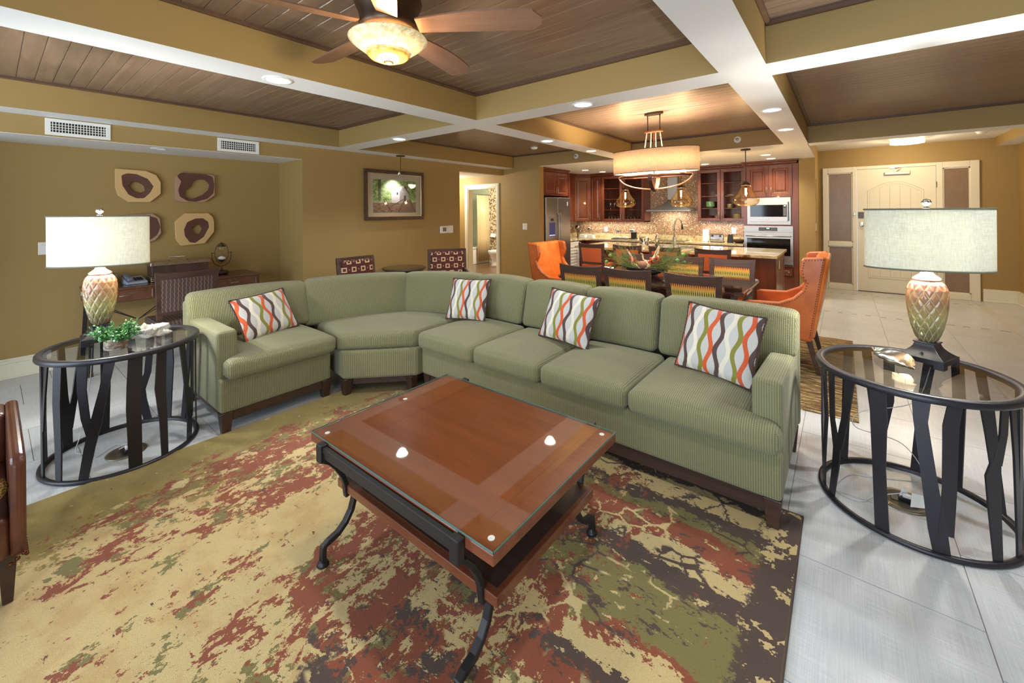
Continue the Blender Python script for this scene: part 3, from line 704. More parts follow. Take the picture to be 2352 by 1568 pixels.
for yb,sg in ((.872,1),(1.718,-1)):
    for x in (-1.73,-.915):
        m=MB(); m.bar([(x,yb+sg*a,b) for a,b in prof],.026,.020,side=(1,0,0)); m.bar([(x,yb+sg*.108,.262),(x,yb+sg*.15,.258)],.026,.02,side=(1,0,0)); m.bar([(x,yb+sg*a,b) for a,b in prof2],.028,.022,side=(1,0,0))
        m.cbox((x,yb-sg*.004,.487),(.040,.030,.075)); lg=obj('leg',m,M['iron'],T,bevel=.003,seg=1)
        f=MB(); f.lathe([(.0001,ZR),(.022,ZR),(.025,ZR+.006),(.022,ZR+.014),(.013,ZR+.02),(.013,ZR+.03)],(x,yb-sg*.003,0),16); obj('foot_pad',f,M['iron'],lg)
    m=MB(); m.box(-1.73,-.915,yb-.010,yb+.010,.492,.515); m.box(-1.73,-.915,yb-.006,yb+.006,.468,.490); obj('rail',m,M['iron'],T,bevel=.002,seg=1)
# ---- round end tables
STR_L=[[(-82,.67,.030),(-80,.35,.030),(-79,.012,.034)],[(-70,.67,.026),(-74,.49,.024),(-78,.28,.026)],[(-57,.67,.050),(-58.5,.45,.048),(-57,.20,.040),(-57,.012,.034)],
 [(-37,.67,.050),(-37.5,.52,.042),(-35,.36,.040),(-30.5,.25,.044)],[(-18,.67,.048),(-22,.52,.040),(-28,.32,.052),(-32,.20,.050),(-37,.012,.044)],[(-1,.67,.064),(-2,.5,.068),(-2.5,.37,.068),(-1.5,.012,.060)],
 [(19,.67,.050),(17.5,.44,.058),(20,.22,.042),(21,.012,.036)],[(40,.67,.046),(45,.42,.038),(51,.14,.050),(50,.012,.046)],[(58,.67,.036),(57,.36,.030),(53.5,.15,.04)],[(78,.67,.03),(80,.3,.03),(78,.012,.03)],[(100,.67,.045),(105,.40,.05),(113,.012,.04)],
 [(131,.67,.05),(130,.42,.058),(131,.2,.044),(132,.012,.036)],[(148,.67,.04),(152,.36,.04),(158,.24,.05),(157,.17,.05),(152,.012,.046)],[(168,.67,.05),(163,.42,.042),(158,.26,.05)],[(-172,.67,.04),(-173,.34,.05),(-171,.012,.058)],
 [(-134,.67,.044),(-137,.36,.044),(-139,.13,.07),(-140,.012,.06)],[(-155,.67,.044),(-148,.36,.036),(-141,.12,.05)],[(-112,.67,.04),(-110,.3,.045),(-112,.012,.04)]]
STR_R=[[(-162,.67,.034),(-158,.40,.028),(-164,.13,.03),(-164,.012,.03)],[(-150,.67,.040),(-149,.42,.032),(-144,.28,.046),(-145.5,.19,.044),(-151,.012,.038)],[(-131,.67,.044),(-136,.45,.036),(-142,.29,.04)],
 [(-113,.67,.060),(-112.5,.52,.062),(-112.5,.30,.048),(-111,.012,.052)],[(-90,.67,.062),(-90.5,.57,.046),(-86.5,.33,.050),(-82.5,.11,.062),(-80.5,.012,.056)],[(-73,.67,.048),(-75.5,.57,.052),(-76.5,.30,.046),(-78.5,.10,.05)],
 [(-56,.67,.052),(-53.5,.55,.046),(-51,.43,.044),(-52.5,.38,.062),(-51.5,.22,.050),(-49.5,.012,.036)],[(-43.5,.67,.036),(-45,.55,.036),(-50.5,.42,.046)],[(-37,.67,.032),(-34,.45,.026),(-31,.07,.03),(-31,.012,.03)],[(-27,.67,.034),(-28,.37,.028),(-30.5,.10,.03)],
 [(6,.67,.04),(4,.35,.045),(2,.012,.04)],[(40,.67,.044),(32,.34,.044),(24,.012,.04)],[(55,.67,.05),(54,.45,.052),(56,.012,.04)],[(72,.67,.05),(77,.43,.042),(82,.012,.046)],[(99,.67,.05),(99.5,.38,.046),(105,.2,.05),(106,.012,.05)],[(116,.67,.045),(110,.3,.04),(106,.12,.05)],[(132,.67,.05),(134,.4,.05),(137,.012,.04)],[(170,.67,.04),(172,.3,.045),(168,.012,.04)]]
def end_table(label,cx,cy,strips):
    T=thing('end_table',label,'table',(cx,cy,0),group='round end tables with branch frames')
    m=MB(); m.lathe([(.352,.660),(.384,.660),(.388,.668),(.386,.684),(.380,.690),(.356,.690),(.350,.684),(.350,.674),(.352,.660)],(cx,cy,0),72); obj('top_ring',m,M['iron_blue'],T)
    m=MB(); m.lathe([(.0001,.676),(.3515,.676),(.3515,.684),(.0001,.684)],(cx,cy,0),72,sm=False); obj('glass_top',m,M['tabletop_glass'],T)
    m=MB(); m.lathe([(.350,.0),(.374,.0),(.380,.006),(.378,.020),(.360,.022),(.352,.016),(.350,.0)],(cx,cy,0),72); obj('base_ring',m,M['iron_blue'],T)
    for st in strips:
        m=MB(); R0,R1=.3585,.3665; v=[];f=[]; dense=[]
        for a,b in zip(st[:-1],st[1:]):
            k=max(2,int(abs(a[1]-b[1])/.04))
            for i in range(k): t=i/k; dense.append([a[j]*(1-t)+b[j]*t for j in range(3)])
        dense.append(list(st[-1]))
        for th,z,w in dense:
            a=math.radians(th); d=w/2/.362
            for rr in (R0,R1):
                for sg in (-1,1): v.append((cx+rr*math.cos(a+sg*d),cy+rr*math.sin(a+sg*d),z))
        for i in range(len(dense)-1):
            k=i*4; q=k+4
            f+=[(k,k+1,q+1,q),(k+2,q+2,q+3,k+3),(k,q,q+2,k+2),(k+1,k+3,q+3,q+1)]
        f+=[(0,2,3,1),(len(v)-4,len(v)-3,len(v)-1,len(v)-2)]
        m.add(v,f); obj('branch_strut',m,M['iron_blue'],T)
    return T
end_table('round glass end table with branch-like struts, left of the sofa under the plant and lamp',-3.62,.535,STR_L)
end_table('round glass end table with branch-like struts, right of the sofa under the leaf dish',.263,2.885,STR_R)
ZT=.690; ZG=.684
# ---- pineapple lamps
def pine_mat():
    t=NT('pineapple_glaze'); o=t.coord('Object'); s=t.sep(o); z=s[2]; n=t.noise(o,14,4)
    zz=t.math('ADD',z,t.math('MULTIPLY',t.math('SUBTRACT',n,.5),.03))
    c=t.ramp(t.math('DIVIDE',zz,.33),[(.0,srgb(100,88,66)),(.16,srgb(120,108,70)),(.38,srgb(160,146,90)),(.62,srgb(160,120,84)),(.80,srgb(170,122,92)),(.90,srgb(198,112,98)),(1,srgb(206,124,110))])
    att=t.n('ShaderNodeAttribute',attribute_name='edge'); c=t.mix(t.math('MULTIPLY',t.smooth(att.outputs['Fac'],.34,.08),.7),c,srgb(206,192,142))
    t.set(col=c,rough=.16,coat=.6); return t.m
M['pine']=pine_mat()
def linen():
    t=NT('lamp_shade_linen'); uv=t.coord('UV'); a=t.noise(t.coord('Object',scale=(1,1,16)),26,4,.7); b=t.noise(t.coord('Object',scale=(9,9,1)),26,4,.7)
    f=t.smooth(t.math('ADD',a,b),.75,1.25); c=t.mix(f,srgb(204,201,182),srgb(226,225,210))
    d=t.n('ShaderNodeBsdfDiffuse'); tl=t.n('ShaderNodeBsdfTranslucent'); t.l(c,d.inputs[0]); t.l(c,tl.inputs[0]); mx=t.n('ShaderNodeMixShader'); mx.inputs[0].default_value=.11
    t.l(d.outputs[0],mx.inputs[1]); t.l(tl.outputs[0],mx.inputs[2]); t.l(mx.outputs[0],t.t.nodes['Material Output'].inputs[0]); return t.m
M['linen']=linen()
def lamp(label,cx,cy,rb,rs,z0,a=.255,b=.124):
    T=thing('table_lamp',label,'lamp',(cx,cy,z0),0,'pineapple table lamps',world=False)
    R=rz(rb)
    m=MB(); hw=.093                                   # square footed plinth with a swept cap
    for sx in (-1,1):
        for sy in (-1,1): m.cbox((sx*.072,sy*.072,.012),(.042,.042,.024),M=R)
    m.box(-hw,hw,-hw,hw,.018,.045,M=R); 
    n=9; v=[];f=[]
    for j in range(n+1):
        t=j/n; w=.040+(hw-.004-.040)*(1-t)**2.1; z=.045+.068*t
        v+=[(-w,-w,z),(w,-w,z),(w,w,z),(-w,w,z)]
    for j in range(n):
        for k in range(4): l=(k+1)%4; f.append((j*4+k,j*4+l,j*4+4+l,j*4+4+k))
    f.append((n*4,n*4+1,n*4+2,n*4+3)); m.add(v,f,0,False,R); m.box(-.045,.045,-.045,.045,.108,.116,M=R)
    pl=obj('plinth',m,M['iron_blue'],T,local=True,bevel=.002,seg=1)
    sw=MB(); sw.cyl((0,0,0),.006,.012,10,M=R@Matrix.Translation((.0,-.066,.062))@Matrix.Rotation(PI/2,4,'X')); obj('switch',sw,M['black'],pl,local=True)
    Hb=.325; zb=.115; rows,NN=150,196; prof=[(0,.034),(.05,.042),(.12,.050),(.25,.062),(.42,.072),(.58,.078),(.72,.080),(.84,.076),(.92,.068),(.97,.058),(1,.046)]
    def rad(t):
        for (t0,r0),(t1,r1) in zip(prof[:-1],prof[1:]):
            if t<=t1: u=(t-t0)/(t1-t0); u=u*u*(3-2*u)*.35+u*.65; return r0+(r1-r0)*u
        return prof[-1][1]
    v=[];f=[];ed=[]; K=12
    for j in range(rows+1):
        t=j/rows; r=rad(t); ph=t*8.4
        for i in range(NN):
            a_=i/NN*K; p=abs(((a_+ph*.5)%1)-.5)*2; q=abs(((a_-ph*.5)%1)-.5)*2     # distance from the two groove families
            e=min(1-p,1-q); e=max(0,min(1,e*2.2)); ed.append(e)
            rr=r+.0062*(e**.55)*min(1,(1-t)*9+.25)*min(1,t*12+.3)-.003; an=2*PI*i/NN; v.append((rr*math.cos(an),rr*math.sin(an),t*Hb))
    for j in range(rows):
        for i in range(NN): k=(i+1)%NN; f.append((j*NN+i,j*NN+k,(j+1)*NN+k,(j+1)*NN+i))
    m=MB(); m.add(v,f,0,True); bo=obj('pineapple_body',m,M['pine'],T,local=True); bo.location=(0,0,zb)
    at=bo.data.attributes.new('edge','FLOAT','POINT'); at.data.foreach_set('value',ed)
    m=MB(); m.lathe([(.058,.438),(.056,.446),(.044,.455),(.028,.468),(.022,.480),(.012,.486),(.012,.60),(.006,.60),(.006,.83),(.0001,.83)],(0,0,0),24); obj('neck',m,M['nickel'],T,local=True)
    zs0,zs1=.495,.808; n=96; v=[];f=[]
    for z in (zs0,zs0+.01,zs1-.01,zs1):
        for i in range(n): an=2*PI*i/n; v.append((a*math.cos(an),b*math.sin(an),z))
    for j in range(3):
        for i in range(n): k=(i+1)%n; f.append((j*n+i,j*n+k,(j+1)*n+k,(j+1)*n+i))
    m=MB(); m.add(v,f,0,True,rz(rs)); sh=obj('lamp_shade',m,M['linen'],T,local=True)
    so=sh.modifiers.new('thickness','SOLIDIFY'); so.thickness=.0025
    m=MB()
    for z in (zs0,zs1): m.tube([rz(rs)@Vector(((a+.001)*math.cos(2*PI*i/n),(b+.001)*math.sin(2*PI*i/n),z)) for i in range(n)],.0042,6,closed=True)
    obj('shade_trim',m,M['trim_olive'],sh,local=True)
    m=MB()
    for an in (0,PI/2,PI,-PI/2): m.tube([(0,0,zs1-.012),rz(rs)@Vector((a*math.cos(an),b*math.sin(an),zs1-.004))],.002,5)
    obj('shade_spider',m,M['nickel'],sh,local=True)
    m=MB(); m.lathe([(.0001,.808),(.012,.808),(.016,.814),(.008,.820),(.009,.826),(.018,.834),(.021,.845),(.016,.856),(.0001,.862)],(0,0,0),20); obj('finial',m,M['chrome'],T,local=True)
    bl=MB(); bl.sphere((0,0,.605),.028,14,10,sc=(1,1,1.25)); obj('bulb',bl,emit('lamp_bulb',(1,.96,.88,1),6),T,local=True)
    light('POINT',(cx,cy,z0+.520),LAMPW*.5,(1,1,.97),.03,name='table_lamp_light')
    light('POINT',(cx,cy,z0+.690),LAMPW*.65,(1,1,.97),.03,name='table_lamp_light')
    return T
LAMPW=34
M['trim_olive']=plain('shade_piping',srgb(110,108,88),.7)
lamp('pineapple lamp with oval linen shade on the right end table beside the leaf dish',.345,3.065,math.radians(-25),math.radians(11),ZG)
lamp('pineapple lamp with oval linen shade on the left end table behind the plant',-3.735,.44,math.radians(-5),math.radians(58),ZG)
# ---- things on the left end table
cx,cy=-3.475,.475
T=thing('potted_plant','small green leafy plant in a bark-covered pot on the left end table','plant',(cx,cy,ZG))
t=NT('birch_bark'); o=t.coord('Object',scale=(1,1,3)); n=t.noise(o,30,5,.7); t.set(col=t.ramp(n,[(.35,srgb(92,72,56)),(.5,srgb(146,128,108)),(.65,srgb(200,192,180))]),rough=.85); t.bump(n,.5,.005)
m=MB(); m.lathe([(.0001,0),(.052,0),(.055,.004),(.056,.062),(.054,.066),(.049,.066),(.049,.055),(.0001,.055)],(cx,cy,ZG),14,fn=lambda r,z,a,j:r*(1+.025*math.sin(3*a+z*40))); obj('pot',m,t.m,T)
t=NT('plant_leaf'); o=t.coord(); ri=t.noise(o,40,2); t.set(col=t.mix(ri,srgb(20,96,56),srgb(120,176,96)),rough=.4); leafm=t.m
st=MB(); lv=MB(); rnd=random.Random(3)
for k in range(80):
    a=rnd.uniform(0,2*PI); el=rnd.uniform(.18,1.25); L=rnd.uniform(.07,.128)*(1.1-.25*el/1.2); p0=Vector((cx+.03*math.cos(a),cy+.03*math.sin(a),ZG+.055)); d=Vector((math.cos(a)*math.cos(el),math.sin(a)*math.cos(el),math.sin(el)))
    pts=[p0+d*L*i/4+Vector((0,0,.012*(i/4)**2)) for i in range(5)]; st.tube(pts,.0013,4)
    for q in range(3,17):
        tt=q/17; p=p0+d*L*tt+Vector((0,0,.012*tt*tt)); la=rnd.uniform(0,2*PI); sz=rnd.uniform(.009,.013)
        n_=Vector((rnd.gauss(0,1),rnd.gauss(0,1),rnd.gauss(.8,.6))).normalized(); u=n_.cross(Vector((math.cos(la),math.sin(la),.2))).normalized(); w=n_.cross(u)
        c=p+u*sz; lv.add([c-u*sz,c-w*sz*.55,c+u*sz*1.0,c+w*sz*.55],[(0,1,2,3)],0,False)
stem=obj('stem',st,M['leaf_stem'] if 'leaf_stem' in M else plain('leaf_stem',srgb(60,80,40),.7),T); tag(obj('leaves',lv,leafm,T),kind='stuff')
def whitew():
    t=NT('bleached_driftwood'); o=t.coord('Object',scale=(1,4,2)); n=t.noise(o,24,5,.7,.8); t.set(col=t.ramp(n,[(.3,srgb(150,138,118)),(.5,srgb(214,206,190)),(.7,srgb(236,232,222))]),rough=.7); t.bump(n,.9,.01); return t.m
M['drift']=whitew()
def driftwood(c,L,w,h,ang,label):
    m=MB(); m.sphere((0,0,0),1,30,20); vs=[]
    for p in m.v:
        q=Vector(p); k=1+.5*noise.noise(q*1.7+Vector((3,1,2)))+.34*noise.noise(q*4.0)
        k2=1+.9*noise.noise(q*2.6+Vector((9,4,1))); vs.append((q.x*L/2*k,q.y*w/2*k,max(-h*.35,q.z*h*.62*k2*k)))
    zm=min(v[2] for v in vs); m.v=[tuple(rz(ang)@Vector((a,b,z-zm))) for a,b,z in vs]
    o=single('driftwood',m,M['drift'],label,'driftwood',base=(0,0,0)); o.location=c; return o
driftwood((-3.625,.655,ZG),.19,.09,.085,math.radians(66),'gnarled whitewashed driftwood with a white bird, beside the potted plant')
T=thing('bird_figurine','small white bird figurine perched on the driftwood','figurine',(-3.625,.70,ZG+.050),math.radians(70),world=False)
m=MB(); prof=[(-.052,.001,.020),(-.035,.004,.018),(-.015,.012,.016),(.0,.0155,.015),(.012,.014,.016),(.022,.010,.021),(.030,.0085,.025),(.037,.004,.025),(.044,.0008,.0245)]
m.tube([(x,0,z) for x,r,z in prof],[r for x,r,z in prof],12,flat=(1,1)); obj('body',m,plain('bird_porcelain',srgb(214,230,224),.3),T,local=True)
# ---- leaf dish on the right end table
T=thing('leaf_dish','hammered silver leaf-shaped dish lying before the right lamp','dish',(.205,2.955,ZG),math.radians(-56),world=False)
m=MB(); n=20; v=[];f=[]
for layer in (0,1):
    for i in range(n+1):
        t=i/n; x=-.125+.25*t; w=.060*(math.sin(PI*min(1,t*1.02))**.75) if t<.98 else .004
        for j in range(9):
            s_=-1+j/4; z=.004+(.034*abs(s_)**2*(.4+.6*math.sin(PI*t))+.012*s_)+.012*(abs(t-.5)*2)**2+.0025*math.sin(j*2.1+i*1.3); v.append((x,s_*w,z-(.0025 if layer else 0)+.002))
for L_ in (0,1):
    k=L_*(n+1)*9
    for i in range(n):
        for j in range(8):
            q=(k+i*9+j,k+(i+1)*9+j,k+(i+1)*9+j+1,k+i*9+j+1); f.append(q if not L_ else q[::-1])
m.add(v,f,0,True); obj('bowl',m,M['leaf_silver'] if 'leaf_silver' in M else plain('leaf_silver',srgb(196,194,180),.22,1),T,local=True)
m=MB(); m.tube([(-.120,0,.016),(-.135,.004,.022),(-.15,.010,.028),(-.162,.012,.026)],[.004,.004,.005,.008],8); obj('stem',m,plain('leaf_stem_bronze',srgb(150,128,104),.35,.9),T,local=True)
# ---- cords and floor boxes under the end tables
def cord(pts,label,r=.0022,mat=None):
    P=[Vector(p) for p in pts]; out=[]
    for i in range(len(P)-1):
        a,b,c,d=P[max(0,i-1)],P[i],P[i+1],P[min(len(P)-1,i+2)]
        for q in range(8):
            t=q/8; out.append(.5*((2*b)+(c-a)*t+(2*a-5*b+4*c-d)*t*t+(3*b-a-3*c+d)*t**3))
    out.append(P[-1]); m=MB(); m.tube(out,r,6); return single('lamp_cord',m,mat or M['cordm'],label,'cord')
M['cordm']=plain('clear_cord',srgb(206,206,206),.25)
def floor_box(label,x,y,r=.10,card=False):
    T=thing('floor_outlet',label,'outlet',(x,y,0)); t_=plain('outlet_bronze',srgb(134,126,108),.35,.8)
    m=MB(); m.lathe([(.0001,0),(r,0),(r,.003),(r-.008,.0065),(r*.72,.007),(r*.7,.005),(.0001,.005)],(x,y,0),40); obj('cover_plate',m,t_,T)
    m=MB(); m.box(x-.05,x+.05,y-.025,y+.025,.005,.008); m.box(x-.02,x+.045,y-.014,y+.018,.008,.022); obj('socket',m,M['black'],T,bevel=.003,seg=1)
    m=MB(); m.box(x-.005,x+.03,y-.008,y+.012,.022,.04); obj('plug',m,M['plastic'],T,bevel=.004)
    if card:
        m=MB(); m.add([(x+.02,y-.05,.008),(x+.085,y-.02,.010),(x+.09,y+.02,.050),(x+.03,y+.0,.055)],[(0,1,2,3)]); m.add([(x-.02,y+.0,.012),(x+.03,y+.03,.012),(x+.0,y+.02,.075)],[(0,1,2)]); obj('instruction_card',m,[M['towel']],T)
floor_box('round brass floor outlet under the left end table',-3.555,.53)
floor_box('round brass floor outlet with a paper tag under the right end table',.235,2.90,.105,True)
cord([(-3.74,.40,ZG-.03),(-3.85,.40,.40),(-3.86,.36,.10),(-3.80,.33,.006),(-3.70,.38,.004),(-3.62,.40,.004),(-3.70,.50,.004),(-3.64,.56,.004),(-3.58,.50,.02),(-3.555,.53,.042)],'clear lamp cord looping on the floor under the left end table')
cord([(.36,3.10,ZG-.03),(.30,3.18,.42),(.08,3.12,.33),(.05,3.05,.26),(.25,3.12,.20),(.33,3.16,.02),(.12,3.05,.004),(.02,3.0,.004),(-.04,2.80,.004),(.06,2.76,.004),(.12,2.84,.012),(.235,2.90,.042)],'clear lamp cord trailing from the right lamp to its floor outlet')
# ---- ceiling fan
fx,fy=-1.62,1.14
T=thing('ceiling_fan','five-blade wooden ceiling fan with mottled amber glass bowl light','fan',(fx,fy,2.15))
m=MB(); m.lathe([(.0001,ZC),(.120,ZC),(.122,2.52),(.118,2.505),(.100,2.50),(.150,2.470),(.152,2.455),(.142,2.43),(.128,2.40),(.124,2.37),(.130,2.345),(.118,2.325),(.0001,2.32)],(fx,fy,0),48); obj('motor_housing',m,M['bronze'],T)
t=NT('mottled_amber_glass'); o=t.coord(); n=t.noise(o,42,5,.75); c=t.ramp(n,[(.35,srgb(196,170,112)),(.6,srgb(246,230,186))])
t.set(col=c,rough=.3,trans=0,ecol=c,estr=.16,coat=.5); M['bowl']=t.m
t=NT('deep_amber_glass'); o=t.coord(); n=t.noise(o,42,5,.75); c=t.ramp(n,[(.35,srgb(200,142,48)),(.6,srgb(240,196,100))]); t.set(col=c,rough=.25,ecol=c,estr=.25,coat=.5); M['amberbowl']=t.m
m=MB(); m.lathe([(.142,2.300),(.168,2.296),(.175,2.288),(.173,2.282),(.152,2.262),(.116,2.236),(.090,2.224),(.05,2.215),(.0001,2.213)],(fx,fy,0),56); obj('glass_bowl',m,M['bowl'],T)
m=MB(); m.lathe([(.093,2.222),(.095,2.216),(.080,2.202),(.050,2.190),(.022,2.186),(.0001,2.186)],(fx,fy,0),40); obj('amber_dish',m,M['amberbowl'],T)
m=MB(); m.lathe([(.022,2.188),(.022,2.182),(.012,2.176),(.0001,2.175)],(fx,fy,0),24); obj('finial',m,M['bronze'],T)
M['blade']=wood('fan_blade_wood',srgb(110,80,64),srgb(140,106,86),gs=3,rough=.35,coat=.2)
bme=None
for k in range(5):
    a=math.radians(34+72*k)
    if bme is None:
        v=[];f=[]; N=14
        for i in range(N+1):
            s_=i/N; x=.135+s_*.565; w=.044+.022*math.sin(min(1,s_*1.25)*PI*.62); 
            if s_>.9: w*=math.sqrt(max(.02,1-((s_-.9)/.1)**2*.9))
            sw=-.012*math.sin(s_*PI)
            for dz in (0,-.007):
                for sg in (-1,1):
                    y=sg*w+sw; v.append((x,y,dz-y*math.tan(math.radians(14))))
        for i in range(N):
            q=i*4; f+=[(q,q+4,q+5,q+1),(q+2,q+3,q+7,q+6),(q,q+2,q+6,q+4),(q+1,q+5,q+7,q+3)]
        f+=[(0,1,3,2),(N*4,N*4+2,N*4+3,N*4+1)]
        m=MB(); m.add(v,f); o=obj('blade',m,M['blade'],T,local=True); bme=o.data
    else: o=bpy.data.objects.new('blade',bme); COL.objects.link(o); o.parent=T
    o.location=(0,0,2.352-2.15); o.rotation_euler=(0,0,a)
light('POINT',(fx,fy,2.14),7,(1,.80,.55),.09,name='fan_light')
light('POINT',(fx,fy,2.312),10,(1,.78,.5),.10,name='fan_light')
# ---- leather armchair at the left edge
T=thing('leather_armchair','brown leather armchair with nailhead trim at the left edge','chair',(-2.85,-.40,ZR))
def soft(name,x0,x1,y0,y1,z0,z1,mat,par,r=.02,puff=.0):
    m=MB(); cx_,cy_,cz_=(x0+x1)/2,(y0+y1)/2,(z0+z1)/2
    m.rbox((x1-x0)/2,(y1-y0)/2,(z1-z0)/2,r,lambda u,v,w,p:(p.x+cx_,p.y+cy_,p.z+cz_),n=6,puff=(puff,0)); return obj(name,m,mat,par)
def armp(y0,y1):
    m=MB(); prof=[(-2.47,.20),(-2.452,.30),(-2.447,.40),(-2.447,.565),(-2.47,.588),(-2.60,.592),(-3.22,.592),(-3.22,.20),(-2.9,.19),(-2.6,.17)]
    m.prism([(a,b) for a,b in prof],y0,y1,M=Matrix(((1,0,0,0),(0,0,1,0),(0,1,0,0),(0,0,0,1)))); return m
for y0,y1 in ((.040,.082),(-.87,-.80)): obj('arm',armp(y0,y1),M['brownl'],T,bevel=.016,seg=3)
soft('seat_cushion',-3.12,-2.458,-.795,.044,.20,.372,M['brownl'],T,.03,.02); soft('backrest',-3.24,-3.04,-.86,.046,.20,.588,M['brownl'],T,.03)
for x,y in ((-2.53,.035),(-2.53,-.83),(-3.2,.035),(-3.2,-.83)):
    m=MB(); m.taper((x,y),ZR,.215,(.028,.028),(.05,.05),off=(.0,.0)); obj('leg',m,M['leg_wood'],T,bevel=.003,seg=1)
m=MB()
for i in range(14):
    z=.205+i*.0; x=-2.462-.0*i; t=i/13; m.sphere((-2.470-t*.30,.0825,.198-.02*math.sin(t*PI)),.0065,8,6)
for i in range(3): m.sphere((-2.458,.075-.016*i,.212-.012*i),.0075,10,6)
tag(obj('nailheads',m,M['brass'],T),kind='stuff')
t=NT('gold_web_fabric'); vo=t.n('ShaderNodeTexVoronoi',feature='DISTANCE_TO_EDGE'); t.l(t.coord(),vo.inputs['Vector']); vo.inputs['Scale'].default_value=85; t.set(col=t.mix(t.smooth(vo.outputs['Distance'],.05,.12),srgb(222,190,120),srgb(140,108,50)),rough=.8)
m=MB(); m.sphere((0,0,0),1,20,14); m.v=[(-2.52+a*.05+c*.02,-.085+b*.125,.460+c*.085) for a,b,c in m.v]
single('lumbar_pillow',m,t.m,'gold web-patterned cushion on the brown leather armchair','pillow')
# ---- wall art of cut wood
t=NT('pale_slab_wood'); o=t.coord(); w_=t.n('ShaderNodeTexWave',wave_type='RINGS',rings_direction='X'); t.l(o,w_.inputs[0]); w_.inputs['Scale'].default_value=16; w_.inputs['Distortion'].default_value=9; w_.inputs['Detail'].default_value=3; t.set(col=t.ramp(w_.outputs['Fac'],[(.0,srgb(206,168,110)),(1,srgb(214,178,120))]),rough=.5); M['slab']=t.m
t=NT('heartwood'); o=t.coord(); w_=t.n('ShaderNodeTexWave',wave_type='RINGS',rings_direction='X'); t.l(o,w_.inputs[0]); w_.inputs['Scale'].default_value=24; w_.inputs['Distortion'].default_value=8; w_.inputs['Detail'].default_value=3; t.set(col=t.ramp(w_.outputs['Fac'],[(.0,srgb(86,52,42)),(1,srgb(102,64,52))]),rough=.45); M['heart']=t.m
def slab_art(label,y0,y1,z0,z1,outer,ring,hole,dark=False,mat=None):
    """outlines in 0..1 of the slab's box; ring = heartwood boundary, hole = opening; all built as thick plates with the hole cut through"""
    N=120
    def smooth_poly(p,n=N):
        c=(sum(a for a,b in hole)/len(hole),sum(b for a,b in hole)/len(hole)); out=[]
        for i in range(n):
            an=2*PI*i/n; dx,dy=math.cos(an),math.sin(an); best=None
            for k in range(len(p)):
                a,b=p[k],p[(k+1)%len(p)]; ex,ey=b[0]-a[0],b[1]-a[1]; den=dx*ey-dy*ex
                if abs(den)<1e-9: continue
                t_=((a[0]-c[0])*ey-(a[1]-c[1])*ex)/den; u=((a[0]-c[0])*dy-(a[1]-c[1])*dx)/den
                if t_>0 and -1e-6<=u<=1+1e-6: best=t_ if best is None else max(best,t_)
            best=best or .1; out.append((c[0]+dx*best,c[1]+dy*best))
        return out
    O,Rg,Hh=smooth_poly(outer),smooth_poly(ring),smooth_poly(hole)
    if True:
        def sm(P): return [((P[i-1][0]+2*P[i][0]+P[(i+1)%N][0])/4,(P[i-1][1]+2*P[i][1]+P[(i+1)%N][1])/4) for i in range(N)]
        Rg=sm(Rg); Hh=sm(Hh)
    W3=lambda p,x:(x,y0+p[0]*(y1-y0),z0+p[1]*(z1-z0))
    T=thing('wood_slab_art',label,'wall art',(XA,(y0+y1)/2,z0),group='cut wood slabs on the alcove wall')
    def ringmesh(A,B,xb,xf,dome=0):
        m=MB(); v=[W3(p,xf) for p in A]+[W3(p,xf-dome) for p in B]+[W3(p,xb) for p in A]+[W3(p,xb) for p in B]; f=[]
        for i in range(N):
            k=(i+1)%N; f+=[(i,k,N+k,N+i),(2*N+i,2*N+k,k,i),(N+i,N+k,3*N+k,3*N+i),(2*N+k,2*N+i,3*N+i,3*N+k)]
        m.add(v,f); return m
    obj('sapwood',ringmesh(O,Rg,XA+.002,XA+.040),mat or M['slab'],T,bevel=.003,seg=1)
    obj('heartwood',ringmesh(Rg,Hh,XA+.002,XA+.0405,.006),M['heart'],T,bevel=.002,seg=1)
slab_art('cut wood slab with small round hole and pointed top-left corner, upper left of four',.824,1.197,1.634,1.986,[(0,1),(.66,.98),(.9,.86),(1,.64),(1,.27),(.75,0),(.27,0),(.05,.2),(0,.45)],[(.13,.8),(.25,.87),(.45,.86),(.7,.73),(.83,.5),(.75,.3),(.62,.13),(.45,.12),(.28,.23),(.15,.5)],[(.28,.5),(.36,.63),(.5,.62),(.62,.52),(.65,.36),(.56,.27),(.38,.32)])
slab_art('cut wood slab mostly dark with a large irregular opening, upper right of four',1.328,1.707,1.640,1.985,[(.12,1),(.92,.96),(1,.92),(1,.25),(.72,0),(.12,0),(0,.08),(0,.82)],[(.02,.86),(.14,.99),(.45,.98),(.75,.97),(.95,.9),(.995,.62),(.97,.32),(.8,.12),(.5,.01),(.3,.03),(.1,.18),(.06,.4),(.14,.7)],[(.42,.72),(.58,.8),(.76,.78),(.88,.62),(.84,.42),(.68,.25),(.5,.14),(.32,.09),(.22,.2),(.22,.38),(.36,.5)],mat=plain('pinkish_slab_wood',srgb(176,138,112),.6))
slab_art('cut wood slab half hidden behind the left lamp shade, lower left of four',.845,1.197,1.170,1.507,[(.2,.97),(.8,1),(.97,.85),(1,.35),(.85,.12),(.5,.0),(.1,.1),(0,.5),(.05,.85)],[(.2,.88),(.6,.97),(.9,.85),(.98,.55),(.9,.3),(.7,.12),(.4,.08),(.12,.25),(.08,.6)],[(.35,.6),(.55,.62),(.6,.45),(.5,.35),(.35,.42)],mat=plain('pinkish_slab_wood',srgb(170,136,108),.6))
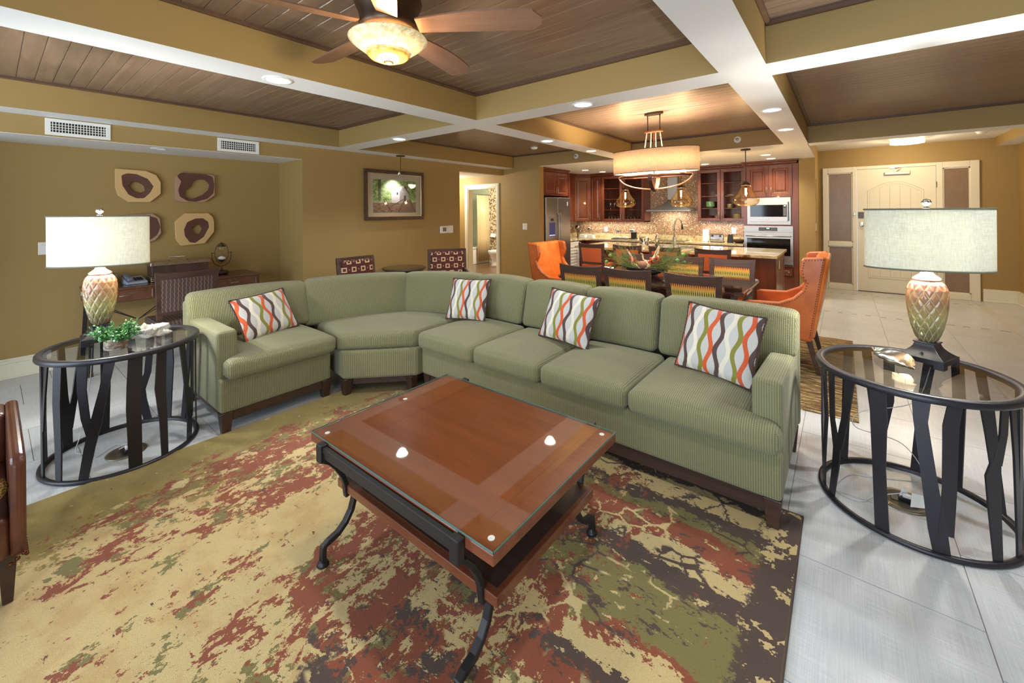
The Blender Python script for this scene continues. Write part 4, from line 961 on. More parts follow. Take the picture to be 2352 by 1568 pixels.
slab_art('cut wood slab with round hole and clipped corners, lower right of four',1.321,1.699,1.133,1.509,[(.25,1),(.85,1),(.96,.88),(1,.75),(1,.4),(.75,.04),(.14,0),(.02,.2),(0,.75)],[(.22,.5),(.3,.72),(.5,.83),(.7,.84),(.84,.72),(.86,.55),(.72,.25),(.5,.07),(.36,.1),(.24,.3)],[(.4,.5),(.5,.64),(.63,.64),(.69,.5),(.62,.35),(.48,.34)])
# ---- switches, thermostat, vents
def switch(label,axis,pos,w=.08,h=.12,kind='rocker',rockers=1):
    """axis 'x+' faces +x, 'y-' faces -y"""
    T=thing('light_switch' if kind=='rocker' else kind,label,'switch' if kind=='rocker' else 'outlet',pos)
    R=Matrix.Translation(pos)@(rz(PI/2) if axis=='x+' else rz(-PI/2) if axis=='x-' else rz(0))
    m=MB(); m.box(-w/2,w/2,-.006,0,-h/2,h/2,M=R); obj('cover_plate',m,M['plastic'],T,bevel=.002)
    for k in range(rockers):
        m=MB(); x=(k-(rockers-1)/2)*.046; m.box(x-.016,x+.016,-.010,-.006,-.033,.033,M=R); obj('rocker' if kind=='rocker' else 'socket',m,M['plastic'],T,bevel=.002,seg=1)
    return T
switch('white light switch on the alcove wall left of the lamp shade','x+',(XA,.325,1.182))
switch('white light switch on the green hall wall left of the kitchen','y-',(-4.81,YH,1.20),.11,.12,rockers=2)
switch('white light switch beside the thermostat on the picture wall','x+',(XP,4.99,1.196),.12,.126,rockers=2)
T=thing('thermostat','white thermostat with grey screen on the picture wall','thermostat',(XP,4.83,1.196))
m=MB(); m.box(XP,XP+.022,4.745,4.915,1.135,1.258); obj('body',m,M['plastic'],T,bevel=.010,seg=3)
m=MB(); m.box(XP+.022,XP+.024,4.795,4.875,1.165,1.232); obj('screen',m,plain('lcd_grey',srgb(116,112,98),.3),T)
def vent(label,y0,y1,z0,z1,n):
    T=thing('air_vent',label,'vent',(XP,(y0+y1)/2,z0),group='supply vents over the desk alcove')
    m=MB(); fw=.028
    for a in ((y0,y1,z0,z0+fw),(y0,y1,z1-fw,z1),(y0,y0+.034,z0+fw,z1-fw),(y1-.034,y1,z0+fw,z1-fw)): m.box(XP,XP+.010,*a)
    obj('frame',m,M['plastic'],T,bevel=.002,seg=1)
    m=MB(); m.box(XP,XP+.001,y0+.03,y1-.03,z0+.024,z1-.024); obj('duct',m,M['black'],T)
    for i in range(n):
        y=y0+.045+(y1-y0-.09)*i/(n-1); m=MB(); m.box(XP+.004,XP+.009,y-.0025,y+.0025,z0+fw,z1-fw); obj('louver',m,M['plastic'],T)
    for i in range(3):
        z=z0+fw+(z1-z0-2*fw)*(i+1)/4; m=MB(); m.box(XP+.002,XP+.006,y0+.034,y1-.034,z-.0025,z+.0025); obj('louver',m,M['plastic'],T)
vent('white supply vent above the art at the far left, the larger of two',.298,.707,2.193,2.336,18)
vent('white supply vent above the desk alcove corner, the smaller of two',1.553,1.967,2.189,2.333,16)
m=MB(); m.lathe([(.07,ZA),(.07,ZA-.004),(.05,ZA-.006),(.048,ZA)],(-5.55,1.10,0),32); single('unlit_downlight_ring',m,M['plastic'],'white round flush ring on the underside of the alcove soffit','ceiling fixture')  # trim ring of the alcove's unlit recessed downlight
# ---- desk and things on it
T=thing('desk','brown wooden writing desk with drawers under a glass top in the alcove','desk',(-5.75,1.28,0))
dz=.79
m=MB(); m.box(-5.995,-5.50,.555,2.03,.765,dz-.005); obj('desktop',m,M['desk'],T,bevel=.003)
m=MB(); m.box(-5.992,-5.503,.558,2.027,dz-.005,dz); obj('glass_top',m,M['topglass'],T)
m=MB(); m.box(-5.985,-5.51,.565,2.02,.645,.765); obj('apron',m,M['desk'],T)
for y0,y1 in ((.60,1.04),(1.06,1.50),(1.53,1.995)):
    m=MB(); w,h=y1-y0,.105; R=Matrix.Translation((-5.509,(y0+y1)/2,.705))@rz(PI/2); m.panel(w,h,[(0,0),(0,.010),(.012,.010),(.018,.005),(.024,.005)],R); dr=obj('drawer_front',m,M['desk'],T)
    m=MB(); yc=(y0+y1)/2; m.tube([(-5.499,yc-.045,.708),(-5.482,yc-.04,.708),(-5.482,yc+.04,.708),(-5.499,yc+.045,.708)],.0035,8); obj('handle',m,M['nickel'],dr)
for (x,y,dx,dy) in ((-5.53,.60,.07,-.03),(-5.53,1.97,.07,.03),(-5.96,.60,-.02,-.03),(-5.96,1.97,-.02,.03)):
    m=MB(); m.bar([(x,y,.645),(x+dx,y+dy,0.0)],.032,.032,side=(0,1,0)); 
    lg=obj('leg',m,M['iron'],T,bevel=.002,seg=1); f=MB(); f.cbox((x+dx,y+dy,.02),(.042,.042,.04)); obj('foot',f,M['bronze'],lg,bevel=.002,seg=1)
m=MB(); m.tube([(-5.53,.62,.64),(-5.7,.95,.42),(-5.90,1.3,.63)],.005,6); m.tube([(-5.9,.62,.64),(-5.7,.95,.42),(-5.55,1.25,.64)],.005,6); obj('brace',m,M['iron'],T)
m=MB(); m.cbox((-5.92,.562,.722),(.05,.012,.05)); single('outlet_box',m,M['steel'],'small metal outlet box fixed to the left end of the desk','outlet',bevel=.004)
T=thing('magazine_box','dark storage box with hammered metal rim and bar handle on the desk','box',(-5.72,1.30,dz))
m=MB(); m.box(-5.86,-5.64,1.05,1.545,dz+.055,.955); obj('body',m,M['espresso'],T,bevel=.004)
hm=NT('hammered_metal'); n=hm.noise(hm.coord(),70,2); hm.set(col=srgb(186,172,156),rough=.28,metal=1); hm.bump(n,.8,.006)
m=MB(); m.box(-5.875,-5.625,1.035,1.56,.955,.993); obj('rim',m,hm.m,T,bevel=.005)
m=MB()
for k in range(3): m.box(-5.87,-5.63,1.04+.0,1.555,dz+.002+k*.018,dz+.018+k*.018)
obj('foot_band',m,hm.m,T,bevel=.004)
m=MB(); m.tube([(-5.74,1.21,.99),(-5.74,1.21,1.035),(-5.74,1.37,1.035),(-5.74,1.37,.99)],.006,4); obj('handle',m,M['nickel'],T)
T=thing('telephone','grey desk telephone on the glass-topped desk','telephone',(-5.74,.93,dz),math.radians(96),world=False)
m=MB(); m.add([(-.085,-.09,0),(.085,-.09,0),(.085,.09,0),(-.085,.09,0),(-.082,-.088,.022),(.082,-.088,.022),(.082,.088,.062),(-.082,.088,.062)],[(3,2,1,0),(4,5,6,7),(0,1,5,4),(1,2,6,5),(2,3,7,6),(3,0,4,7)]); tb=obj('base',m,plain('phone_grey',srgb(156,162,176),.4),T,bevel=.006,local=True)
m=MB(); m.rbox(.024,.095,.016,.012,lambda u,v,w,p:(p.x-.055,p.y,p.z+.068+p.y*.2),n=4); obj('handset',m,plain('phone_dark',srgb(110,114,128),.4),T,local=True)
m=MB()
for i in range(3):
    for j in range(4): m.cbox((.0+i*.024,-.05+j*.022,.038+j*.0052),(.015,.013,.008))
tag(obj('keypad',m,M['black'],tb,local=True),kind='stuff')
m=MB(); m.box(-5.90,-5.72,.60,.80,dz,.90); single('document_box',m,plain('grey_box',srgb(100,94,84),.6),'grey box on the left end of the desk behind the pineapple lamp','box',bevel=.004)
T=thing('hourglass','glass hourglass in a bronze swivel stand on the right of the desk','hourglass',(-5.75,1.705,dz))
hx_,hy_=-5.75,1.705
m=MB(); m.lathe([(.0001,dz),(.05,dz),(.068,dz+.012),(.070,dz+.028),(.058,dz+.040),(.02,dz+.044),(.008,dz+.055),(.006,dz+.095),(.0001,dz+.095)],(hx_,hy_,0),8,sm=False); obj('stand_base',m,M['bronze'],T)
m=MB(); m.tube([(hx_,hy_-.098,1.045),(hx_,hy_-.094,.97),(hx_,hy_-.07,.91),(hx_,hy_-.03,.885),(hx_,hy_,.88),(hx_,hy_+.03,.885),(hx_,hy_+.07,.91),(hx_,hy_+.094,.97),(hx_,hy_+.098,1.045)],.0045,6); m.tube([(hx_,hy_-.105,1.04),(hx_,hy_-.07,1.04)],.004,6); m.tube([(hx_,hy_+.105,1.04),(hx_,hy_+.07,1.04)],.004,6); obj('yoke',m,M['bronze'],T)
m=MB(); m.tube([(hx_,hy_+.068*math.cos(a),1.035+.118*math.sin(a)) for a in [2*PI*i/28 for i in range(28)]],.0035,6,closed=True)
m.lathe([(.0001,1.165),(.008,1.16),(.010,1.150),(.040,1.118),(.040,1.112),(.0001,1.112)],(hx_,hy_,0),20); m.lathe([(.0001,.925),(.010,.93),(.038,.955),(.038,.960),(.0001,.960)],(hx_,hy_,0),20); obj('frame_ring',m,M['bronze'],T)
m=MB(); m.lathe([(.036,1.112),(.042,1.09),(.036,1.065),(.014,1.045),(.004,1.036),(.014,1.027),(.036,1.005),(.042,.98),(.036,.96)],(hx_,hy_,0),28); obj('glass_bulb',m,M['pane'],T)
m=MB(); m.lathe([(.0001,.962),(.035,.962),(.039,.975),(.034,.988),(.0001,1.0)],(hx_,hy_,0),24); obj('sand',m,M['towel'],T)
# ---- desk chair
def zig():
    t=NT('zigzag_brown_fabric'); s=t.sep(t.coord('UV')); z=t.math('PINGPONG',t.math('MULTIPLY',s[1],22.0),.5); x=t.math('ADD',t.math('MULTIPLY',s[0],34.0),t.math('MULTIPLY',z,.5)); fx_=t.math('ABSOLUTE',t.math('SUBTRACT',t.math('FRACT',x),.5))
    t.set(col=t.mix(t.smooth(fx_,.12,.06),srgb(74,56,50),srgb(132,108,88)),rough=.7); return t.m
M['zig']=zig()
def chair_legs(T,w,d,h,mat,s=.036,splay=.02,back=None):
    for sx in (-1,1):
        for sy in (-1,1):
            m=MB(); m.taper((sx*(w/2-.02)+sx*splay*.5,sy*(d/2-.02)+sy*splay),0,h,(s*.62,s*.62),(s,s),off=(-sx*splay*.5,-sy*splay)); obj('leg',m,mat,T,local=True,bevel=.002,seg=1)
T=thing('desk_chair','brown wooden desk chair with zigzag fabric back, facing the desk','chair',(-5.19,1.185,0),PI/2,world=False)
def curved_back(T,w,zb,zt,y,mat,fab,rail=.05,post=.045,lean=.07,curve=.02,fz0=None,fz1=None,uvfab=True,mode='plain'):
    """local: x across, y depth (back is at -y), posts flare outward; concave rail"""
    def pt(u,z): t=(z-zb)/(zt-zb); ww=w/2*(.90+.10*t); return Vector((u*ww,-y-lean*t-curve*(1-u*u)*1.0,z))
    for sg in (-1,1):
        m=MB(); m.bar([pt(sg*(1-post/w),z)-Vector((0,0,0)) for z in (zb,zb+(zt-zb)*.5,zt-.008)],post,.026,side=(1,0,0)); obj('back_post',m,mat,T,local=True,bevel=.003,seg=1)
    def slatm(z0,z1,th,u1,n=12,dip=.0,off=0):
        v=[];f=[]
        for i in range(n+1):
            u=-u1+2*u1*i/n; 
            for z in (z0,z1+dip*(u*u)-dip*.0):
                p=pt(u,z); v+= [(p.x,p.y-th/2+off,p.z),(p.x,p.y+th/2+off,p.z)]
        for i in range(n):
            q=i*4; f+=[(q,q+4,q+6,q+2),(q+1,q+3,q+7,q+5),(q,q+1,q+5,q+4),(q+2,q+6,q+7,q+3)]
        f+=[(0,2,3,1),(n*4,n*4+1,n*4+3,n*4+2)]
        m=MB(); m.add(v,f); return m
    u1=1-2*post/w+.02
    obj('top_rail',slatm(zt-rail,zt,.024,1.0,dip=.016),mat,T,local=True,bevel=.003,seg=1)
    fz0=fz0 or zb+.12; fz1=fz1 or zt-rail
    if mode=='plain':
        obj('back_panel',slatm(fz0,fz1,.022,u1),fab,T,local=True,uv='ax'); obj('lower_rail',slatm(fz0-.03,fz0,.024,u1),mat,T,local=True,bevel=.002,seg=1)
    return pt,slatm,u1
curved_back(T,.50,.44,.948,.205,M['espresso'],M['zig'],rail=.055,fz0=.585,fz1=.893,lean=.055)
m=MB(); m.rbox(.235,.225,.03,.02,lambda u,v,w,p:(p.x,p.y+.02,p.z+.455),n=6,puff=(.012,0)); obj('seat',m,M['zig'],T,local=True,uv='x')
m=MB(); m.box(-.225,.225,-.20,.225,.385,.43); obj('seat_frame',m,M['espresso'],T,local=True,bevel=.004)
chair_legs(T,.46,.44,.39,M['espresso'])
# ---- framed picture of a mill
T=thing('framed_picture','framed photo print of an old mill in the woods on the ochre wall','picture',(XP,3.85,1.38))
py0,py1,pz0,pz1=3.322,4.385,1.385,2.128
def frame(m,y0,y1,z0,z1,w,x0,x1):
    for a in ((y0,y1,z0,z0+w),(y0,y1,z1-w,z1),(y0,y0+w,z0+w,z1-w),(y1-w,y1,z0+w,z1-w)): m.box(x0,x1,*a)
m=MB(); frame(m,py0,py1,pz0,pz1,.05,XP,XP+.035); obj('frame',m,M['espresso'],T,bevel=.005)
m=MB(); frame(m,py0+.05,py1-.05,pz0+.05,pz1-.05,.014,XP+.004,XP+.030); obj('frame_lip',m,M['nickel'],T,bevel=.003)
m=MB(); m.box(XP+.004,XP+.010,py0+.06,py1-.06,pz0+.06,pz1-.06); obj('mat_board',m,plain('mat_board',srgb(196,180,158),.8),T)
iy0,iy1,iz0,iz1=3.465,4.24,1.495,1.985
def pic():
    t=NT('woodland_print'); s=t.sep(t.coord('UV')); u,v=s[0],s[1]; uv=t.coord('UV'); n=t.noise(uv,9,6,.75); n2=t.noise(uv,26,5,.75)
    c=t.ramp(t.math('ADD',t.math('MULTIPLY',n,.6),t.math('MULTIPLY',n2,.4)),[(.34,srgb(60,76,30)),(.48,srgb(122,142,70)),(.6,srgb(206,222,164)),(.7,srgb(240,246,232))])
    glow=t.smooth(t.math('ABSOLUTE',t.math('SUBTRACT',u,.42)),.34,.05); c=t.mix(t.math('MULTIPLY',glow,t.smooth(v,.45,.9)),c,t.mix(t.smooth(n2,.4,.6),srgb(150,184,112),srgb(214,226,202)))
    gr=t.ramp(t.noise(t.coord('UV',scale=(1,5,1)),12,5,.7),[(.35,srgb(84,54,42)),(.55,srgb(160,122,100)),(.7,srgb(226,206,180))]); c=t.mix(t.smooth(v,.34,.28),c,gr)
    tr=t.math('MULTIPLY',t.smooth(t.math('ABSOLUTE',t.math('SUBTRACT',u,.14)),.04,.025),t.smooth(v,.3,.36)); c=t.mix(tr,c,t.ramp(n2,[(.4,srgb(66,70,44)),(.6,srgb(112,112,80))]))
    t.set(col=c,rough=.6); return t.m
m=MB(); m.add([(XP+.0108,iy0,iz0),(XP+.0108,iy1,iz0),(XP+.0108,iy1,iz1),(XP+.0108,iy0,iz1)],[(0,1,2,3)]); pr=obj('print',m,pic(),T)
L=pr.data.uv_layers.new(name='UVMap')
for i,q in enumerate(((0,0),(1,0),(1,1),(0,1))): L.data[i].uv=q
def flat(poly,c,d): 
    m=MB(); m.add([(XP+.0108+d,iy0+a*(iy1-iy0),iz0+b*(iz1-iz0)) for a,b in poly],[tuple(range(len(poly)))]); return obj('print_shape',m,plain('print_ink',c,.6),pr)
flat([(.42,.30),(.60,.30),(.60,.66),(.40,.58)],srgb(214,206,210),.0004); flat([(.60,.30),(.82,.34),(.82,.62),(.72,.84),(.60,.66)],srgb(168,158,158),.0005)
flat([(.39,.585),(.60,.665),(.72,.86),(.70,.80),(.60,.69)],srgb(236,232,236),.0006); flat([(.39,.59),(.50,.74),(.72,.86),(.60,.67)],srgb(226,222,228),.0007); flat([(.71,.86),(.84,.62),(.82,.60),(.705,.82)],srgb(84,72,62),.0009)
for k in range(7): flat([(.605,.36+k*.045),(.815,.385+k*.036),(.815,.390+k*.036),(.605,.366+k*.045)],srgb(112,100,96),.0010)
flat([(.53,.55),(.56,.56),(.56,.63),(.53,.62)],srgb(60,44,44),.0011); flat([(.70,.36),(.75,.36),(.75,.55),(.70,.53)],srgb(90,70,60),.0011)
flat([(.56,.0),(.78,.40),(.84,.36),(1,.02),(1,0)],srgb(140,108,90),.0012)
for a,b,c_2,d in (((.40,.18),(.72,.42),(.72,.45),(.40,.21)),((.23,.34),(.40,.02),(.43,.02),(.245,.37)),((.55,.01),(.70,.38),(.72,.38),(.58,.01)),((.83,.40),(.97,.02),(.99,.02),(.85,.42))): flat([a,b,c_2,d],srgb(110,86,70),.0014)
for a,b in (((.0,.335),(.5,.36)),((.0,.30),(.42,.31))): flat([a,b,(b[0],b[1]+.015),(a[0],a[1]+.015)],srgb(206,190,176),.0013)
m=MB(); m.box(XP+.0135,XP+.015,py0+.055,py1-.055,pz0+.055,pz1-.055); obj('glazing',m,M['pane'],T)
T=thing('picture_light','small bronze ceiling spotlight hanging before the framed picture','light',(-5.16,3.825,2.06))
m=MB(); m.lathe([(.0001,ZB),(.066,ZB),(.066,ZB-.010),(.055,ZB-.016),(.0001,ZB-.016)],(-5.16,3.825,0),28); obj('canopy',m,M['bronze'],T)
m=MB(); m.tube([(-5.16,3.825,ZB-.01),(-5.16,3.825,2.12),(-5.165,3.818,2.10)],.004,6); obj('stem',m,M['bronze'],T)
R=Matrix.Translation((-5.17,3.81,2.105))@Matrix.Rotation(math.radians(20),4,'Y')
m=MB(); m.lathe([(.0001,.01),(.008,.01),(.010,-.01),(.030,-.045),(.027,-.048),(.0001,-.03)],(0,0,0),20,M=R); obj('lamp_head',m,M['chrome'],T)
light('SPOT',(-5.17,3.81,2.05),8,(1,.93,.84),.02,(math.radians(0),math.radians(18),0),spot=105,blend=.8,name='picture_spot')
# ---- side chairs and round table by the wall
def squares():
    t=NT('maroon_square_fabric'); s=t.sep(t.coord('UV')); X=t.math('MULTIPLY',s[0],8.2); Y=t.math('MULTIPLY',s[1],10.5)
    row=t.math('FLOOR',Y); sh=t.math('MULTIPLY',t.math('MODULO',row,2.0),.5); fx_=t.math('SUBTRACT',t.math('FRACT',t.math('ADD',X,sh)),.5); fy_=t.math('SUBTRACT',t.math('FRACT',Y),.5)
    ax=t.math('ABSOLUTE',fx_); ay=t.math('MULTIPLY',t.math('ABSOLUTE',fy_),.80); d=t.math('MAXIMUM',ax,ay); ring=t.math('MULTIPLY',t.smooth(d,.26,.24),t.smooth(d,.13,.15))
    ax2=t.math('SUBTRACT',.5,ax); d2=t.math('MAXIMUM',ax2,ay); dot=t.smooth(d2,.075,.06)
    c=t.mix(ring,srgb(82,32,28),srgb(206,178,132)); c=t.mix(dot,c,srgb(150,106,84)); t.set(col=c,rough=.85); return t.m
M['maroon']=squares()
def side_chair(label,loc,rot,w=.56):
    T=thing('armchair',label,'chair',loc,rot,'maroon chairs by the picture wall',world=False)
    for sg in (-1,1):
        m=MB(); m.bar([(sg*(w/2-.022),-.27,0),(sg*(w/2-.022),-.23,.42),(sg*(w/2-.022),-.30,.945)],.045,.04,side=(1,0,0)); obj('leg',m,M['espresso'],T,local=True,bevel=.003,seg=1)
        m=MB(); m.taper((sg*(w/2-.022),.25),0,.62,(.03,.03),(.042,.042)); obj('leg',m,M['espresso'],T,local=True,bevel=.003,seg=1)
        m=MB(); m.bar([(sg*(w/2-.02),-.27,.66),(sg*(w/2-.015),.0,.665),(sg*(w/2-.015),.30,.635)],.05,.028,side=(1,0,0)); obj('arm',m,M['espresso'],T,local=True,bevel=.006)
    m=MB(); m.box(-w/2,w/2,-.318,-.290,.92,.955); obj('top_rail',m,M['espresso'],T,local=True,bevel=.003)
    m=MB(); m.rbox(w/2-.045,.035,.20,.025,lambda u,v,w_,p:(p.x,p.y-.262-(p.z)*.07,p.z+.72),n=6,puff=(0,.012)); obj('backrest',m,M['maroon'],T,local=True,uv='ax')
    m=MB(); m.rbox(w/2-.03,.26,.05,.03,lambda u,v,w_,p:(p.x,p.y,p.z+.42),n=6,puff=(.015,0)); obj('seat',m,M['maroon'],T,local=True,uv='x')
    m=MB(); m.box(-w/2+.03,w/2-.03,-.24,.25,.33,.375); obj('seat_frame',m,M['espresso'],T,local=True,bevel=.004); return T
side_chair('maroon chair with cream squares, left of the small round table',(-4.43,2.82,0),-PI/2,.50)
side_chair('maroon chair with cream squares and visible arm, right of the small round table',(-4.33,4.02,0),math.radians(-90-36),.56)
T=thing('side_table','small round dark table with a glass top between the maroon chairs','table',(-4.98,3.74,0))
m=MB(); m.lathe([(.0001,.675),(.30,.675),(.31,.683),(.31,.697),(.30,.702),(.0001,.702)],(-4.98,3.74,0),48); obj('tabletop',m,M['espresso'],T)
m=MB(); m.lathe([(.0001,.7025),(.298,.7025),(.298,.708),(.0001,.708)],(-4.98,3.74,0),48,sm=False); obj('glass_top',m,M['topglass'],T)
m=MB(); m.lathe([(.262,.62),(.270,.62),(.270,.675),(.262,.675),(.262,.62)],(-4.98,3.74,0),48); obj('apron',m,M['espresso'],T)
for k in range(4):
    a=PI/4+k*PI/2; m=MB(); m.taper((-4.98+.235*math.cos(a),3.74+.235*math.sin(a)),0,.675,(.026,.026),(.04,.04)); obj('leg',m,M['espresso'],T,bevel=.002,seg=1)
# ================================================================== DINING
TX0,TX1,TY0,TY1,TZ=-2.80,-.735,4.36,5.43,.72
T=thing('dining_table','long glossy dark dining table with clipped corners','table',(-1.77,4.90,ZR))
cc=.07
def clip(d=0,c=cc): x0,x1,y0,y1=TX0+d,TX1-d,TY0+d,TY1-d; return [(x0+c,y0),(x1-c,y0),(x1,y0+c),(x1,y1-c),(x1-c,y1),(x0+c,y1),(x0,y1-c),(x0,y0+c)]
m=MB(); m.prism(clip(0),.672,.706); obj('tabletop',m,M['dining'],T,bevel=.008,seg=3)
m=MB(); m.prism(clip(.012),.7065,.7125); obj('glass_top',m,M['topglass'],T)
m=MB(); m.prism(clip(.06,.05),.585,.672); obj('apron',m,M['dining'],T,bevel=.004)
for x in (-2.06,-1.45):
    m=MB(); m.cbox((x,4.895,.33),(.10,.26,.52)); obj('pedestal',m,M['dining'],T,bevel=.01); m=MB(); m.cbox((x,4.895,ZR+.035),(.14,.34,.07)); obj('pedestal_foot',m,M['dining'],T,bevel=.012)
ZTT=.7125
def lattice():
    t=NT('woven_leaf_fabric'); s=t.sep(t.coord('UV')); X,Y=s[0],s[1]      # narrow upright lozenges, orange above, green below
    k=t.math('MULTIPLY',X,52.0); tri=t.math('PINGPONG',t.math('MULTIPLY',Y,6.5),.5); a=t.math('SUBTRACT',t.math('FRACT',t.math('ADD',k,tri)),.5); b=t.math('SUBTRACT',t.math('FRACT',t.math('SUBTRACT',k,tri)),.5)
    d=t.math('MINIMUM',t.math('ABSOLUTE',a),t.math('ABSOLUTE',b)); line=t.smooth(d,.34,.20)
    c=t.ramp(t.math('MULTIPLY',t.math('SUBTRACT',Y,.61),6.0),[(0,srgb(148,164,72)),(.5,srgb(196,186,92)),(.85,srgb(226,150,66)),(1,srgb(212,120,52))])
    t.set(col=t.mix(line,srgb(48,26,20),c),rough=.8); return t.m
M['lattice']=lattice()
def dining_chair(label,loc,rot,group):
    T=thing('dining_chair',label,'chair',loc,rot,group,world=False)
    pt,slatm,u1=curved_back(T,.52,.42,.862,.20,M['espresso'],M['lattice'],rail=.068,post=.055,lean=.07,curve=.025,fz0=.62,fz1=.785,mode='none')
    obj('upper_rail',slatm(.775,.80,.024,u1),M['espresso'],T,local=True); obj('back_panel',slatm(.60,.782,.016,u1),M['lattice'],T,local=True,uv='ax'); obj('lower_rail',slatm(.57,.60,.024,u1),M['espresso'],T,local=True)
    m=MB(); m.rbox(.235,.225,.028,.02,lambda u,v,w,p:(p.x,p.y+.02,p.z+.43),n=6,puff=(.012,0)); obj('seat',m,M['brown_fab'],T,local=True)
    m=MB(); m.box(-.22,.22,-.20,.22,.36,.405); obj('seat_frame',m,M['espresso'],T,local=True,bevel=.004); chair_legs(T,.46,.44,.365,M['espresso']); return T
g='dining chairs with woven leaf backs'
ch=dining_chair('near-side dining chair with leaf fabric back, closest to the left orange chair',(-2.33,4.42,ZR),0,g)
place(ch,(-1.78,4.43,ZR),0,'near-side dining chair with leaf fabric back, middle of the three')
place(ch,(-1.12,4.42,ZR),0,'near-side dining chair with leaf fabric back, third from the left orange chair')
place(ch,(-1.08,5.46,ZR),PI,'far-side dining chair with leaf fabric back, nearest the right orange chair')
place(ch,(-1.66,5.46,ZR),PI,'far-side dining chair seen behind the driftwood centrepiece')
place(ch,(-2.26,5.46,ZR),PI,'far-side dining chair partly hidden at the left behind the centrepiece')
# ---- orange wing chairs
def wing_chair(label,loc,rot):
    T=thing('wing_chair',label,'chair',loc,rot,'orange leather wing chairs at the table ends',world=False)
    W2=.36
    prof=[(-.30,1.06),(-.135,1.045),(-.120,1.02),(-.105,.93),(-.115,.87),(-.145,.82),(-.12,.75),(-.05,.675),(.06,.622),(.30,.610),(.335,.60),(.335,.30),(-.19,.29)]
    Mx=Matrix(((0,0,1,0),(1,0,0,0),(0,1,0,0),(0,0,0,1)))
    for sg in (-1,1):
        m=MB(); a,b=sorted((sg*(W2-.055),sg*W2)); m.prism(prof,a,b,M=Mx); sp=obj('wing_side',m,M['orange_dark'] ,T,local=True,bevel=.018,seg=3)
        n_=MB(); P=prof[:-2]+[(.335,.30)]; pts=[]
        path=[(-.287,1.035)]+[(a_+.0*0,b_) for a_,b_ in [(-.155,1.022),(-.142,1.0),(-.128,.93),(-.138,.87),(-.168,.82),(-.145,.745),(-.07,.66),(.05,.60),(.31,.585)]]
        back=[(-.280,1.035),(-.175,.315)]
        for pa in (path,back):
            for p,q in zip(pa[:-1],pa[1:]):
                L=math.dist(p,q); k=max(1,int(L/.022))
                for i in range(k): t_=i/k; n_.sphere((sg*(W2+.001),p[0]+(q[0]-p[0])*t_,p[1]+(q[1]-p[1])*t_),.0046,6,4)
        tag(obj('nailheads',n_,M['brass'],sp,local=True),kind='stuff')
    m=MB(); m.rbox(W2-.03,.055,.37,.03,lambda u,v,w,p:(p.x,p.y-.235-.12*(p.z/.74)+.02,p.z+.68),n=6,puff=(0,.02)); obj('backrest',m,M['orange'],T,local=True)
    m=MB(); m.rbox(W2-.058,.25,.06,.035,lambda u,v,w,p:(p.x,p.y+.075,p.z+.43),n=6,puff=(.02,0)); obj('seat_cushion',m,M['orange'],T,local=True)
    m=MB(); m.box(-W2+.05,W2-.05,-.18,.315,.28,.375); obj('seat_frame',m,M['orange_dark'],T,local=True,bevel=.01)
    for sx in (-1,1):
        for y0,dy in ((-.17,-.07),(.28,.02)):
            m=MB(); m.taper((sx*(W2-.05),y0+dy),0,.30,(.03,.03),(.048,.048),off=(0,-dy)); obj('leg',m,M['espresso'],T,local=True,bevel=.002,seg=1)
    return T
wc=wing_chair('orange leather wing chair at the right end of the dining table, nailhead edge',(-.415,4.92,ZR),PI/2)
place(wc,(-3.07,4.92,ZR),-PI/2,'orange leather wing chair at the left end of the dining table')
# ---- bar stools
def bar_stool(label,loc):
    T=thing('bar_stool',label,'stool',loc,0,'orange-backed bar stools along the island',world=False)
    curved_back(T,.46,.60,.952,.17,M['espresso'],M['orange_fab'],rail=.06,post=.05,lean=.05,curve=.02,fz0=.66,fz1=.89)
    m=MB(); m.rbox(.20,.19,.03,.02,lambda u,v,w,p:(p.x,p.y,p.z+.60),n=5,puff=(.012,0)); obj('seat',m,M['orange_fab'],T,local=True)
    m=MB(); m.box(-.19,.19,-.175,.175,.52,.57); obj('seat_frame',m,M['espresso'],T,local=True,bevel=.004); chair_legs(T,.42,.40,.54,M['espresso'],splay=.03)
    m=MB(); 
    for y in (-.17,.17): m.box(-.18,.18,y-.01,y+.01,.2,.225)
    obj('footrest',m,M['espresso'],T,local=True); return T
bs=bar_stool('orange-backed bar stool at the left end of the island',(-3.21,6.32,0))
place(bs,(-2.60,6.32,0),0,'orange-backed bar stool second from the refrigerator'); place(bs,(-2.03,6.32,0),0,'orange-backed bar stool behind the driftwood centrepiece'); place(bs,(-1.385,6.32,0),0,'orange-backed bar stool nearest the bare right end of the island')
# ---- centrepiece
T=thing('centrepiece','driftwood and greenery centrepiece in a shallow black boat bowl on the dining table','centrepiece',(-1.90,4.98,ZTT))
bx_,by_=-1.90,4.98
m=MB(); m.lathe([(.0001,.006),(.10,0),(.14,.006),(.22,.045),(.27,.085),(.265,.088),(.20,.052),(.10,.022),(.0001,.02)],(bx_,by_,ZTT),40,sx=1.0,sy=.42,fn=lambda r,z,a,j:r); obj('bowl',m,M['black'],T)
dw=NT('bare_driftwood'); o=dw.coord('Object',scale=(3,3,1)); n=dw.noise(o,18,4,.7); dw.set(col=dw.ramp(n,[(.35,srgb(150,122,96)),(.65,srgb(222,200,170))]),rough=.8); dw.bump(n,.5,.005)
rnd=random.Random(11)
def wander(p,d,L,n,j):
    out=[Vector(p)]; d=Vector(d).normalized()
    for i in range(n): d=(d+Vector((rnd.gauss(0,j),rnd.gauss(0,j),rnd.gauss(0,j)))).normalized(); out.append(out[-1]+d*L/n)
    return out
